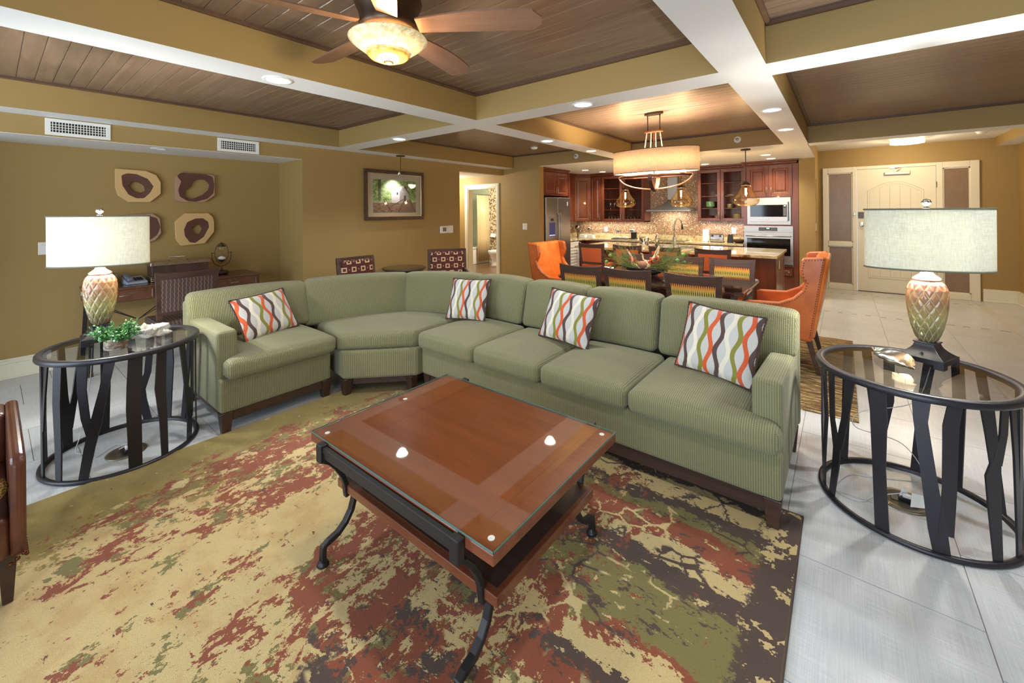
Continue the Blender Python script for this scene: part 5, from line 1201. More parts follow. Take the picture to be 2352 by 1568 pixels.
for k,(dx,dz_,L,sx) in enumerate(((-.5,.8,.30,-.10),(.4,.9,.36,.05),(.9,.35,.34,.0),(-.9,.4,.32,-.02),(.15,1,.26,-.02),(.7,.7,.34,.12),(-.2,.9,.30,.10),(.2,.5,.22,-.12))):
    P=wander((bx_+sx,by_+rnd.uniform(-.03,.03),ZTT+.06),(dx,rnd.uniform(-.3,.3),dz_),L,9,.42); m=MB(); m.tube(P,[.019-.0012*i+.004*math.sin(i*2) for i in range(10)],8); obj('driftwood_branch',m,dw.m,T)
m=MB(); m.sphere((bx_+.01,by_-.09,ZTT+.13),.058,16,10,sc=(1,.7,.8)); obj('seed_pod',m,plain('dusty_pod',srgb(134,100,82),.8),T)
sg_=plain('olive_sprig',srgb(112,116,60),.7); sp_=plain('bright_sprig',srgb(92,130,60),.6)
m=MB(); m2=MB()
for k in range(170):
    s_=-1 if k%2 else 1; P=wander((bx_+s_*.06,by_+rnd.uniform(-.05,.05),ZTT+.09),(s_*rnd.uniform(.6,1),rnd.uniform(-.3,.3),rnd.uniform(-.05,.62)),rnd.uniform(.2,.50)+(.12 if s_>0 else 0),7,.16)
    P=[Vector((p.x,p.y,max(p.z,ZTT+.006))) for p in P]; (m if k%3 else m2).tube(P,[.0024,.0022,.002,.0018,.0016,.0014,.0012,.001],4,cap=False)
    for q in P[2:]:
        for r_ in range(3): d=Vector((rnd.gauss(0,1),rnd.gauss(0,1),rnd.gauss(0,1))).normalized()*rnd.uniform(.02,.045); d.z=max(d.z,ZTT+.004-q.z); (m if k%3 else m2).tube([q,q+d],[.0013,.0006],3,cap=False)
tag(obj('sprigs',m,sg_,T),kind='stuff'); tag(obj('sprigs',m2,sp_,T),kind='stuff')
pinkm=plain('rust_blossom',srgb(176,52,30),.7); gb=plain('green_seed_ball',srgb(112,160,84),.6)
m=MB()
for cxx,czz in ((-.15,.17),(.17,.19),(.10,.17)):
    for k in range(26): d=Vector((rnd.gauss(0,1),rnd.gauss(0,1),rnd.gauss(0,1))).normalized(); m.tube([(bx_+cxx,by_-.02,ZTT+czz),Vector((bx_+cxx,by_-.02,ZTT+czz))+d*.05],[.003,.005],4)
tag(obj('blossoms',m,pinkm,T),kind='stuff')
for x,y,z,r in ((-.44,-.02,.21,.022),(-.50,.0,.12,.024),(-.46,.03,.05,.016),(.40,-.02,.20,.024),(.46,.0,.27,.022),(.47,.02,.185,.014)):
    m=MB(); m.sphere((bx_+x,by_+y,ZTT+z),r,12,8); b=obj('seed_ball',m,gb,T); m=MB(); m.tube([(bx_+x,by_+y,ZTT+z),(bx_+x*.6,by_+y,ZTT+z*.5+.04),(bx_+x*.2,by_,ZTT+.08)],.002,4); obj('stalk',m,sp_,b)
def mug(x,y,z,mat,label,group=None):
    T=thing('mug',label,'mug',(x,y,z),group=group); m=MB(); m.lathe([(.0001,0),(.03,0),(.036,.004),(.038,.08),(.035,.08),(.033,.008),(.0001,.008)],(x,y,z),24); obj('cup',m,mat,T)
    m=MB(); m.tube([(x+.036+.022*math.sin(a),y,z+.042+.024*math.cos(a)) for a in [PI*i/8 for i in range(9)]],.004,6); obj('handle',m,mat,T)
cream_c=plain('cream_ceramic',srgb(220,212,170),.3); green_c=plain('green_ceramic',srgb(116,166,118),.25); red_c=plain('brown_red_ceramic',srgb(132,66,48),.3)
# ---- chandelier
hx,hy=-1.635,4.60
T=thing('chandelier','oval fabric-shaded chandelier with copper hoops over the dining table','chandelier',(hx,hy,1.70))
cop=plain('burnished_copper',srgb(176,112,78),.3,.9); cop2=plain('dark_copper',srgb(92,60,48),.4,.8)
def oval(a,b,z0,z1,n=64,cx=hx,cy=hy):
    m=MB(); v=[]
    for z in (z0,z1):
        for i in range(n): t_=2*PI*i/n; v.append((cx+a*math.cos(t_),cy+b*math.sin(t_),z))
    m.add(v,[(i,(i+1)%n,n+(i+1)%n,n+i) for i in range(n)]+[tuple(range(n-1,-1,-1)),tuple(range(n,2*n))],0,False); return m
obj('canopy',oval(.105,.045,ZC-.026,ZC),M['bronze'],T,bevel=.004)
for s_ in (-1,1): m=MB(); m.tube([(hx+s_*.068,hy,ZC-.02),(hx+s_*.068,hy,2.375)],.006,8); obj('rod',m,M['bronze'],T)
obj('lower_plate',oval(.105,.042,2.362,2.380),cop,T,bevel=.003)
for xx,yy in ((-.08,0),(-.02,-.03),(.01,.03),(.07,0)):
    m=MB(); 
    for i in range(14): m.sphere((hx+xx*(1+i*.03),hy+yy,2.352-i*.0158),.0068,8,6)
    m.tube([(hx+xx,hy+yy,2.362),(hx+xx*1.4,hy+yy,2.13)],.0025,5); obj('bead_chain',m,plain('pearl_beads',srgb(216,180,150),.3),T)
def shade_mat():
    t=NT('chandelier_fabric'); a=t.noise(t.coord('Object',scale=(1,1,20)),30,3,.7); b=t.noise(t.coord('Object',scale=(12,12,1)),30,3,.7); f=t.smooth(t.math('ADD',a,b),.7,1.3); c=t.mix(f,srgb(206,182,148),srgb(240,220,188))
    d=t.n('ShaderNodeBsdfDiffuse'); tl=t.n('ShaderNodeBsdfTranslucent'); t.l(c,d.inputs[0]); t.l(c,tl.inputs[0]); mx=t.n('ShaderNodeMixShader'); mx.inputs[0].default_value=.20
    t.l(d.outputs[0],mx.inputs[1]); t.l(tl.outputs[0],mx.inputs[2]); t.l(mx.outputs[0],t.t.nodes['Material Output'].inputs[0]); return t.m
n=72; v=[]; ca,cb=.475,.19
for z in (1.915,2.165):
    for i in range(n): t_=2*PI*i/n; v.append((hx+ca*math.cos(t_),hy+cb*math.sin(t_),z))
m=MB(); m.add(v,[(i,(i+1)%n,n+(i+1)%n,n+i) for i in range(n)],0,True); sh=obj('lamp_shade',m,shade_mat(),T); so=sh.modifiers.new('thickness','SOLIDIFY'); so.thickness=.002
m=MB()
for z in (1.915,2.165): m.tube([(hx+ca*math.cos(2*PI*i/n),hy+cb*math.sin(2*PI*i/n),z) for i in range(n)],.004,5,closed=True)
obj('shade_rim',m,cop2,sh)
m=MB(); m.tube([(hx+.40*math.cos(2*PI*i/48),hy+.125*math.sin(2*PI*i/48),1.875) for i in range(48)],.013,8,closed=True,flat=(.5,1.2)); obj('oval_ring',m,cop2,T)
m=MB(); m.bar([(hx+.41*math.cos(a),hy,1.885-.155*math.sin(a)) for a in [PI*i/24 for i in range(25)]],.030,.014,side=(0,1,0)); obj('lower_hoop',m,cop,T,bevel=.002,seg=1)
m=MB(); m.bar([(hx,hy+.128*math.cos(a),1.885-.165*math.sin(a)) for a in [PI*i/16 for i in range(17)]],.045,.014,side=(1,0,0)); obj('cross_hoop',m,cop2,T,bevel=.002,seg=1)
m=MB(); m.lathe([(.0001,1.70),(.018,1.702),(.026,1.715),(.020,1.735),(.0001,1.74)],(hx,hy,0),20); obj('finial',m,M['bronze'],T)
m=MB(); m.tube([(hx,hy,2.37),(hx,hy,1.74)],.006,8); obj('centre_rod',m,M['bronze'],T)
wb_=emit('chandelier_bulb',(1,.82,.6,1),9)
for k in range(6):
    a=PI/6+k*PI/3; x,y=hx+.36*math.cos(a),hy+.115*math.sin(a); m=MB(); m.cyl((x,y,1.885),.012,.065,12); m.lathe([(.0001,1.883),(.03,1.888),(.034,1.893),(.0001,1.89)],(x,y,0),16); cnd=obj('candle_sleeve',m,plain('candle_sleeve',srgb(216,196,170),.5),T)
    m=MB(); m.sphere((x,y,1.975),.018,12,8,sc=(1,1,1.4)); obj('bulb',m,wb_,cnd)
for x in (-.27,0,.27): light('POINT',(hx+x,hy,2.02),CHW,(1,.84,.66),.06,name='chandelier_light')
# ---- pendants over the island
def pendant(label,x,y=6.62):
    T=thing('pendant_light',label,'light',(x,y,1.545),0,'amber glass pendants over the island')
    m=MB(); m.lathe([(.0001,ZB),(.062,ZB),(.062,ZB-.018),(.0001,ZB-.020)],(x,y,0),28); obj('canopy',m,M['bronze'],T)
    m=MB(); m.tube([(x,y,ZB-.01),(x,y,1.90)],.0055,8); obj('rod',m,M['bronze'],T)
    m=MB(); m.lathe([(.0001,1.90),(.012,1.90),(.020,1.885),(.055,1.855),(.062,1.835),(.058,1.832),(.0001,1.85)],(x,y,0),24); m.cyl((x,y,1.80),.022,.05,14)
    for k in range(3): a=2*PI*k/3; m.tube([(x+.02*math.cos(a),y+.02*math.sin(a),1.885),(x+.05*math.cos(a),y+.05*math.sin(a),1.895),(x+.06*math.cos(a),y+.06*math.sin(a),1.84)],.003,5)
    obj('cap',m,M['bronze'],T)
    m=MB(); m.lathe([(.058,1.835),(.064,1.80),(.082,1.76),(.118,1.705),(.150,1.665),(.165,1.635),(.163,1.605),(.145,1.575),(.110,1.552),(.095,1.545)],(x,y,0),48); obj('glass_shade',m,M['amber'],T)
    fl=emit('edison_filament',(1,.62,.22,1),55); m=MB(); 
    for k in range(4): a=k*PI/2; m.tube([(x+.006*math.cos(a),y+.006*math.sin(a),1.79),(x+.010*math.cos(a),y+.010*math.sin(a),1.70)],.0022,5)
    obj('filament',m,fl,T)
    m=MB(); m.lathe([(.013,1.80),(.016,1.77),(.024,1.73),(.024,1.70),(.014,1.675),(.0001,1.668)],(x,y,0),20); obj('bulb',m,M['pane'],T)
    light('POINT',(x,y,1.735),PENW,(1,.72,.42),.02,name='pendant_glow')
pendant('amber glass pendant over the island, nearest the refrigerator',-2.84); pendant('amber glass pendant over the island, middle one before the range hood',-1.94); pendant('amber glass pendant over the island, near the microwave',-1.06)
# ---- downlights
def can(x,y,z,lit=True,p=1.0,label='',col=(.86,.92,1)):
    T=thing('downlight',label,'light',(x,y,z-.006),group='recessed ceiling downlights')
    m=MB(); m.lathe([(.068,z+.03),(.066,z-.002),(.070,z-.006),(.086,z-.005),(.088,z)],(x,y,0),32); obj('trim_ring',m,M['plastic'],T)
    m=MB(); m.lathe([(.067,z-.0012),(.0001,z-.0012)],(x,y,0),32,sm=False); obj('lens',m,emit('downlight_lens',(col[0],col[1],col[2],1),4.5),T)
    if lit: light('SPOT',(x,y,z-.012),p,col,.05,(0,0,0),spot=128,blend=.7,name='downlight_beam')
cool=(.84,.91,1); warm=(1,.88,.70)
can(-2.79,1.14,ZB,p=CANW,label='recessed downlight in the left beam beside the ceiling fan',col=cool)
can(-1.61,2.945,ZB,p=CANW,label='recessed downlight in the cross beam over the long sofa run',col=cool)
can(-4.0,2.95,ZB,p=CANW*1.2,label='recessed downlight in the cross beam left of the framed picture',col=cool)
can(-2.786,4.20,ZB,p=CANW*.9,label='nearer recessed downlight in the beam left of the chandelier',col=warm)
can(-2.78,5.31,ZB,p=CANW*1.0,label='farther recessed downlight in the beam left of the chandelier',col=warm)
can(-.466,4.16,ZB,p=CANW*.7,label='nearer recessed downlight in the right beam beyond the dining table',col=cool)
can(-.466,5.28,ZB,p=CANW*.7,label='farther recessed downlight in the right beam beyond the dining table',col=warm)
for x,y,l in ((-.93,7.55,'recessed kitchen downlight nearest the island right end'),(-.93,8.15,'recessed kitchen downlight just in front of the oven tower'),(-2.0,8.3,'recessed kitchen downlight before the right glass cabinets'),(-1.96,7.55,'recessed kitchen downlight just right of the chandelier shade'),(-4.2,7.75,'recessed kitchen downlight near the refrigerator'),(-4.1,8.35,'recessed kitchen downlight before the left glass cabinets')):
    can(x,y,ZB,p=CANW*.75,label=l,col=(1,.93,.82))
can(.80,8.45,2.585,p=CANW*.8,label='recessed downlight just beside the entry ceiling lantern',col=warm)
can(1.2,2.93,ZB,p=CANW*1.0,label='recessed downlight in the right cross beam beyond the frame',col=cool); can(-.466,1.10,ZB,p=CANW*.9,label='recessed downlight in the right beam overhead, beyond the frame',col=cool)
# ---- detectors, sprinklers
def disc(name,label,cat,x,y,z):
    T=thing(name,label,cat,(x,y,z-.035)); m=MB(); m.lathe([(.0001,z),(.062,z),(.062,z-.012),(.0001,z-.012)],(x,y,0),28); obj('base',m,M['plastic'],T); m=MB(); m.lathe([(.052,z-.012),(.050,z-.028),(.038,z-.035),(.0001,z-.036)],(x,y,0),28); obj('cover',m,M['plastic'],T)
disc('smoke_detector','white smoke detector on the plank ceiling left of the dining coffer','detector',-4.08,5.75,ZC)
disc('smoke_detector','white smoke detector on the entry ceiling right of the lantern','detector',1.57,8.85,2.585)
for x,z,l in ((-3.67,2.46,'round white sprinkler plate on the coffer side above the refrigerator'),(-1.13,2.462,'round white sprinkler plate on the coffer side above the pendants')):
    R=Matrix.Translation((x,YH,z))@Matrix.Rotation(PI/2,4,'X'); T=thing('sprinkler',l,'sprinkler',(x,YH,z)); m=MB(); m.lathe([(.0001,0),(.045,0),(.043,.006),(.03,.008),(.028,.004),(.0001,.004)],(0,0,0),28,M=R); obj('escutcheon',m,M['plastic'],T); m=MB(); m.lathe([(.010,.004),(.008,.03),(.018,.032),(.018,.036),(.0001,.036)],(0,0,0),14,M=R); obj('sprinkler_head',m,M['nickel'],T)
# ================================================================== KITCHEN
RP=[(0,0),(0,.018),(.052,.018),(.060,.012),(.066,.010),(.082,.010),(.104,.018),(.112,.019)]
def door(T,cx,cz,w,h,M0,handle=None,glass=False,name='door'):
    """raised-panel door; M0 places the local frame (x across, -y outward)"""
    m=MB(); R=M0@Matrix.Translation((cx,0,cz))
    if glass:
        fw=.056
        for a in ((-w/2,w/2,-h/2,-h/2+fw),(-w/2,w/2,h/2-fw,h/2),(-w/2,-w/2+fw,-h/2+fw,h/2-fw),(w/2-fw,w/2,-h/2+fw,h/2-fw)): m.box(a[0],a[1],-.019,0,a[2],a[3],M=R)
        d=obj(name,m,M['cherry'],T,bevel=.004,seg=1)
        g=MB(); g.box(-w/2+fw-.004,w/2-fw+.004,-.010,-.007,-h/2+fw-.004,h/2-fw+.004,M=R); obj('glass_pane',g,M['cab_glass'],d)
    else:
        s=min(1,min(w,h)/.30); m.panel(w,h,[(a*s,b) for a,b in RP],R); d=obj(name,m,M['cherry'],T)
    if handle:
        hx_,hz_,L,vert=handle; k=MB(); 
        pts=[(0,-.018,-L/2),(0,-.040,-L/2+.012),(0,-.046,0),(0,-.040,L/2-.012),(0,-.018,L/2)]
        if not vert: pts=[(c,b,0) for a,b,c in pts]
        k.tube([R@Vector((hx_+a,b,hz_+c)) for a,b,c in pts],.0055,8); obj('handle',k,M['nickel'],d)
    return d
M['cab_glass']=pane('cabinet_glass',(.90,.87,.84,1),.0)
def crown(name,T,x0,x1,y,z0,M0):
    m=MB(); m.box(x0-.03,x1+.03,y-.055,y+.02,z0+.045,z0+.075,M=M0); m.box(x0-.015,x1+.015,y-.030,y+.02,z0+.015,z0+.045,M=M0); m.box(x0,x1,y-.012,y+.02,z0,z0+.015,M=M0); obj(name,m,M['cherry'],T,bevel=.008,seg=2)
I=Matrix.Identity(4)
# oven tower
YT=8.5
T=thing('oven_cabinet','tall cherry cabinet holding the built-in microwave and wall oven','cabinet',(-.985,8.77,0))
m=MB()
YB=YK-.012; m.box(-1.40,-1.345,YT,YB,.1,2.27); m.box(-.655,-.580,YT,YB,.1,2.27); m.box(-1.345,-.655,YT+.02,YB,.1,2.27); m.box(-1.345,-.655,YT,YT+.03,1.20,1.225); m.box(-1.345,-.655,YT,YT+.03,1.695,1.72); m.box(-1.345,-.655,YT,YT+.03,.49,.52); m.box(-1.40,-.580,YT+.05,YB,0,.1); m.box(-1.345,-.655,YT,YT+.02,.1,.34)
obj('body',m,M['cherry'],T)
MT=Matrix.Translation((0,YT+.001,0)); 
door(T,-1.175,1.985,.335,.535,MT,(.135,-.17,.12,True)); door(T,-.835,1.985,.335,.535,MT,(-.135,-.17,.12,True))
dr=door(T,-1.0,.415,.665,.13,MT,None,name='drawer'); k=MB(); k.sphere((-.72,YT-.03,.415),.012,10,8); obj('knob',k,M['nickel'],dr)
crown('crown',T,-1.40,-.606,YT,2.268,I)
def rectplate(x0,x1,z0,z1,y0,y1,mat,name,T,bev=.002): m=MB(); m.box(x0,x1,y0,y1,z0,z1); return obj(name,m,mat,T,bevel=bev)
glassb=plain('black_oven_glass',srgb(22,20,22),.06); ledg=emit('green_display',(.25,1,.35,1),2.2); print_=plain('light_print',srgb(190,190,190),.5)
T=thing('microwave','stainless built-in microwave above the wall oven','microwave',(-1.015,8.47,1.222))
rectplate(-1.342,-.688,1.225,1.695,YT-.012,YT+.02,M['steel'],'trim_kit',T); rectplate(-1.30,-.735,1.275,1.625,YT-.035,YT-.012,M['steel'],'door',T)
rectplate(-1.29,-.80,1.362,1.57,YT-.037,YT-.034,glassb,'window',T,.001); rectplate(-.80,-.742,1.362,1.57,YT-.037,YT-.034,M['black'],'control_panel',T,.001)
rectplate(-.725,-.712,1.29,1.62,YT-.03,YT-.012,M['black'],'handle_recess',T,.001)
m=MB(); m.box(-.785,-.758,YT-.0385,YT-.037,1.545,1.556); obj('clock_digits',m,ledg,T)
m=MB()
for i in range(3):
    for j in range(6): m.box(-.790+i*.014,-.781+i*.014,YT-.0385,YT-.037,1.39+j*.022,1.398+j*.022)
tag(obj('buttons',m,print_,T),kind='stuff'); m=MB(); m.lathe([(.0001,0),(.011,0),(.011,.003),(.0001,.003)],(0,0,0),20,M=Matrix.Translation((-1.02,YT-.035,1.315))@Matrix.Rotation(PI/2,4,'X')); obj('badge',m,M['chrome'],T)
T=thing('built_in_oven','stainless wall oven with dark glass door below the microwave','oven',(-1.025,8.47,.52))
rectplate(-1.392,-.655,.52,1.195,YT-.014,YT+.02,M['steel'],'body',T); rectplate(-1.392,-.655,1.095,1.20,YT-.030,YT-.012,M['steel'],'control_fascia',T); rectplate(-1.392,-.655,.545,1.085,YT-.038,YT-.014,M['steel'],'door',T)
rectplate(-1.345,-.695,.69,.985,YT-.040,YT-.037,glassb,'window',T,.001); rectplate(-1.162,-.882,1.115,1.175,YT-.033,YT-.030,M['black'],'control_panel',T,.001)
m=MB(); m.box(-1.045,-1.0,YT-.0345,YT-.033,1.153,1.165); obj('clock_digits',m,ledg,T)
m=MB()
for i in range(12):
    if 3<i<8: continue
    for j in range(2): m.box(-1.15+i*.022,-1.138+i*.022,YT-.0345,YT-.033,1.128+j*.022,1.134+j*.022)
for i in range(6): m.box(-1.07+i*.016,-1.062+i*.016,YT-.0345,YT-.033,1.125,1.131)
tag(obj('buttons',m,print_,T),kind='stuff')
m=MB(); m.tube([(-1.355,YT-.04,1.025),(-1.355,YT-.075,1.025),(-.69,YT-.075,1.025),(-.69,YT-.04,1.025)],.011,10); obj('handle',m,M['steel'],T)
m=MB(); m.box(-1.38,-.665,YT-.016,YT-.012,.523,.538); obj('vent_slot',m,M['black'],T)
# upper cabinets
YU=8.70
def upper(name,label,x0,x1,z0,doors,M0=I,depth=.345,y=YU,z1=2.268,glass=False,shelves=(),cr=True,group=None,hz=None):
    c=M0@Vector(((x0+x1)/2,y+depth/2,z0)); T=thing(name,label,'cabinet',tuple(c),group=group); w=.018
    m=MB()
    if glass:
        m.box(x0,x0+w,y,y+depth,z0,z1,M=M0); m.box(x1-w,x1,y,y+depth,z0,z1,M=M0); m.box(x0,x1,y,y+depth,z0,z0+w,M=M0); m.box(x0,x1,y,y+depth,z1-w,z1,M=M0); m.box(x0,x1,y+depth-.01,y+depth,z0,z1,M=M0)
    else: m.box(x0,x1,y,y+depth,z0,z1,M=M0)
    obj('body',m,M['cherry'],T)
    for z in shelves: m=MB(); m.box(x0+w,x1-w,y+.03,y+depth-.012,z,z+.014,M=M0); obj('shelf',m,M['cherry'],T)
    n=len(doors); dw=(x1-x0-.012)/n; MM=M0@Matrix.Translation((0,y-.001,0))
    for i,hd in enumerate(doors):
        cx_=x0+.006+dw*(i+.5); door(T,cx_,(z0+z1)/2,dw-.005,z1-z0-.012,MM,None if hd is None else (hd*(dw/2-.028),-(z1-z0)/2+.11 if hz is None else hz,.13,True),glass)
    if cr: crown('crown',T,x0,x1,y,z1,M0)
    return T
upper('glass_cabinet','cherry wall cabinet with glass doors and green dishes, right of the range hood',-2.235,-1.405,1.27,[1,-1],glass=True,shelves=(1.51,1.745,2.0),group='glass-door wall cabinets')
upper('glass_cabinet','cherry wall cabinet with glass doors and drinking glasses, left of the range hood',-4.30,-3.30,1.245,[1,-1],glass=True,shelves=(1.50,1.74,1.98),group='glass-door wall cabinets')
upper('upper_cabinet','narrow raised-panel cherry wall cabinet left of the glassware cabinet',-4.585,-4.303,1.245,[1])
MD=Matrix.Translation((-4.72,8.56,0))@rz(math.radians(45))
upper('corner_cabinet','diagonal raised-panel cherry wall cabinet in the kitchen corner',-.205,.205,1.245,[1],M0=MD,y=0,depth=.28,z1=2.268)
ML=Matrix.Translation((0,0,0))@rz(PI/2)      # local x -> room y, local -y -> room +x
upper('upper_cabinet','shadowed cherry wall cabinet between the refrigerator and the corner cabinet',7.62,8.37,1.245,[1],M0=ML,y=4.82,depth=.32)
fc=upper('upper_cabinet','two-door cherry cabinet above the refrigerator',6.645,7.56,1.80,[1,-1],M0=ML,y=4.52,depth=.62,hz=-.12)
m=MB(); m.box(-5.14,-4.49,7.565,7.60,0,2.27); obj('side_panel',m,M['cherry'],fc)
# backsplash
m=MB(); m.box(-5.14,-1.40,YK-.008,YK,.96,2.34); struct('trim_9',m,M['mosaic'])
m=MB(); m.box(-5.15,-5.142,7.60,YK,.96,1.30); struct('trim_10',m,M['mosaic'])
# base cabinets and counter
def granite():
    t=NT('cream_granite'); o=t.coord(); n=t.noise(o,9,6,.72,.8); n2=t.noise(o,34,5,.75); c=t.ramp(n,[(.32,srgb(110,84,56)),(.42,srgb(196,176,130)),(.6,srgb(222,208,168)),(.75,srgb(190,180,150))]); c=t.mix(t.smooth(n2,.62,.70),c,srgb(92,62,40)); t.set(col=c,rough=.08,coat=.4); return t.m
M['granite']=granite()
ZCN=.863
T=thing('base_cabinets','run of cherry base cabinets under the back counter','cabinet',(-3.0,8.8,0))
m=MB(); m.box(-4.62,-1.405,8.50,YB,.1,ZCN-.035); m.box(-4.62,-1.405,8.56,YB,0,.1); obj('body',m,M['cherry'],T)
for i in range(5): 
    x0=-4.60+i*.64; MMb=Matrix.Translation((0,8.499,0)); door(T,x0+.32,.765,.62,.125,MMb,(0,0,.1,False),name='drawer'); 
    for q in (-1,1): door(T,x0+.32+q*.155,.40,.30,.56,MMb,(-q*.11,.17,.11,True))
T=thing('base_cabinet','cherry base cabinet in the kitchen corner beside the white appliance','cabinet',(-4.9,8.45,0))
m=MB(); m.box(-5.14,-4.625,8.22,YB,.1,ZCN-.035); m.box(-5.14,-4.70,8.22,YB,0,.1); obj('body',m,M['cherry'],T); door(T,8.36,.44,.26,.64,ML@Matrix.Translation((0,4.624,0)),None)
m=MB(); m.prism([(-5.14,7.61),(-4.60,7.61),(-4.60,8.30),(-4.45,8.46),(-1.405,8.46),(-1.405,YK-.009),(-5.14,YK-.009)],ZCN-.035,ZCN); single('countertop',m,M['granite'],'cream and brown granite countertop along the back wall','counter',bevel=.004)
m=MB(); m.box(-5.10,-1.405,YK-.028,YK-.009,ZCN,.962); m.box(-5.141,-5.122,7.61,YK-.03,ZCN,.962); single('backsplash_ledge',m,M['granite'],'low granite upstand behind the back counter under the mosaic','counter',bevel=.002)
T=thing('undercounter_fridge','white ribbed undercounter appliance beside the refrigerator','appliance',(-4.88,7.92,0))
m=MB(); m.box(-5.12,-4.67,7.63,8.20,.0,.82); obj('body',m,M['plastic'],T,bevel=.004)
m=MB(); m.box(-4.67,-4.60,7.64,8.19,.06,.815); dd=obj('door',m,M['plastic'],T,bevel=.012)
for i in range(9): m=MB(); m.box(-4.60,-4.592,7.70,8.10,.18+i*.065,.205+i*.065); obj('rib',m,M['plastic'],dd,bevel=.003,seg=1)
m=MB(); m.tube([(-4.60,8.17,.80),(-4.56,8.17,.80),(-4.56,8.17,.66),(-4.52,8.12,.62)],.004,6); m.box(-4.56,-4.48,8.02,8.18,.60,.66); obj('basket',m,M['plastic'],dd)
# refrigerator
T=thing('refrigerator','stainless side-by-side refrigerator with dispenser in the left kitchen recess','refrigerator',(-4.8,7.10,0))
m=MB(); m.box(-5.13,-4.52,6.65,7.55,.02,1.75); obj('body',m,plain('fridge_side',srgb(70,68,66),.5),T,bevel=.004)
for (y0,y1,nm) in ((6.65,7.062,'freezer_door'),(7.070,7.555,'fridge_door')):
    m=MB(); m.box(-4.52,-4.45,y0,y1,.06,1.765); d=obj(nm,m,M['steel'],T,bevel=.012,seg=3)
    yh=7.03 if y0<7 else 7.10; m=MB(); m.tube([(-4.452,yh,1.45),(-4.405,yh,1.42),(-4.395,yh,1.1),(-4.40,yh,.80),(-4.405,yh,.58),(-4.452,yh,.55)],.013,8); obj('handle',m,M['steel'],d)
    if y0<7:
        m=MB(); m.box(-4.450,-4.446,6.73,6.97,1.0,1.38); dp=obj('dispenser_panel',m,plain('dispenser_grey',srgb(150,146,148),.3,.5),d,bevel=.002)
        m=MB(); m.box(-4.4465,-4.4445,6.75,6.95,1.02,1.27); obj('dispenser_recess',m,emit('dispenser_blue',(.03,.035,.12,1),.25),d)
        m=MB(); m.box(-4.4465,-4.4435,6.75,6.95,1.015,1.03); obj('dispenser_tray',m,emit('blue_led',(.25,.25,1,1),1.2),d)
        m=MB(); m.box(-4.4465,-4.444,6.80,6.90,1.30,1.35); obj('dispenser_buttons',m,M['black'],d)
m=MB(); m.box(-4.4495,-4.447,7.42,7.45,1.60,1.68); single('door_magnet',m,M['plastic'],'small white mark near the top right of the refrigerator','magnet')
# range hood
T=thing('range_hood','stainless chimney range hood with curved flare over the cooktop','range hood',(-2.785,8.8,1.47))
m=MB(); v=[];f=[]; N=10; a0,b0,yb=.445,.235,YK-.01
for i in range(N+1):
    t_=i/N; w=.10+(a0-.10)*(1-t_)**2.0; d=.13+(b0*2-.13)*(1-t_)**2.0; z=1.495+.225*t_; v+=[(-2.785-w,yb-d,z),(-2.785+w,yb-d,z),(-2.785+w,yb,z),(-2.785-w,yb,z)]
for i in range(N):
    for k in range(4): l=(k+1)%4; f.append((i*4+k,i*4+l,i*4+4+l,i*4+4+k))
m.add(v,f,0,True); obj('canopy',m,M['hood'],T)
m=MB(); m.box(-2.785-a0,-2.785+a0,yb-2*b0,yb,1.470,1.497); obj('canopy_edge',m,M['hood'],T,bevel=.003)
m=MB(); m.box(-2.885,-2.685,yb-.14,yb,1.715,2.34); obj('chimney',m,M['hood'],T,bevel=.003)
m=MB(); m.box(-3.10,-2.47,8.60,8.98,ZCN,ZCN+.008); single('cooktop',m,glassb,'black glass cooktop under the range hood','cooktop',bevel=.002)
# island
T=thing('kitchen_island','dark cherry kitchen island with granite top and raised end panel','island',(-2.2,7.2,0))
m=MB(); m.box(-3.70,-.735,6.72,7.74,.10,ZCN-.04); obj('body',m,M['cherry'],T); m=MB(); m.box(-3.65,-.80,6.80,7.68,0,.10); obj('plinth',m,M['trimw'],T)
MR=Matrix.Translation((-.734,7.23,0))@rz(PI/2); mm_=MB(); mm_.panel(1.0,.70,[(0,0),(0,.018),(.09,.018),(.10,.012),(.112,.010),(.13,.010)],MR@Matrix.Translation((0,0,.465))); obj('end_panel',mm_,M['cherry'],T)
m=MB(); m.cbox((-.712,7.02,.70),(.006,.075,.115)); obj('outlet',m,M['plastic'],T,bevel=.002)
m=MB(); m.box(-3.80,-.690,6.585,7.83,ZCN-.04,ZCN); obj('countertop',m,M['granite'],T,bevel=.006)
T=thing('island_sink','stainless sink rim set in the island top','sink',(-2.25,7.30,ZCN)); m=MB(); 
for a in ((-2.62,-1.92,7.08,7.10),(-2.62,-1.92,7.50,7.52),(-2.62,-2.60,7.10,7.50),(-1.94,-1.92,7.10,7.50)): m.box(*a,ZCN,ZCN+.005)
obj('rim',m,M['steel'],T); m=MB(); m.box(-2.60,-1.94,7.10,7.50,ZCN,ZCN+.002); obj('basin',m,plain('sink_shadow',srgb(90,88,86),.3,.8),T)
T=thing('faucet','brushed steel gooseneck pull-down faucet on the island','faucet',(-2.17,7.02,ZCN)); x,y=-2.17,7.02
m=MB(); m.cyl((x,y,ZCN),.028,.19,18); obj('base',m,M['steel'],T)
m=MB(); m.tube([(x,y,ZCN+.18),(x,y,1.22),(x+.01,y+.01,1.30),(x+.03,y+.03,1.345),(x+.065,y+.05,1.35),(x+.09,y+.07,1.31),(x+.10,y+.08,1.25)],.012,10); obj('gooseneck',m,M['steel'],T)
m=MB(); m.tube([(x+.10,y+.08,1.25),(x+.103,y+.082,1.17)],[.013,.018],10); obj('spray_head',m,M['black'],T); m=MB(); m.tube([(x,y,ZCN+.10),(x-.09,y,ZCN+.11)],.006,8); obj('lever',m,M['steel'],T)
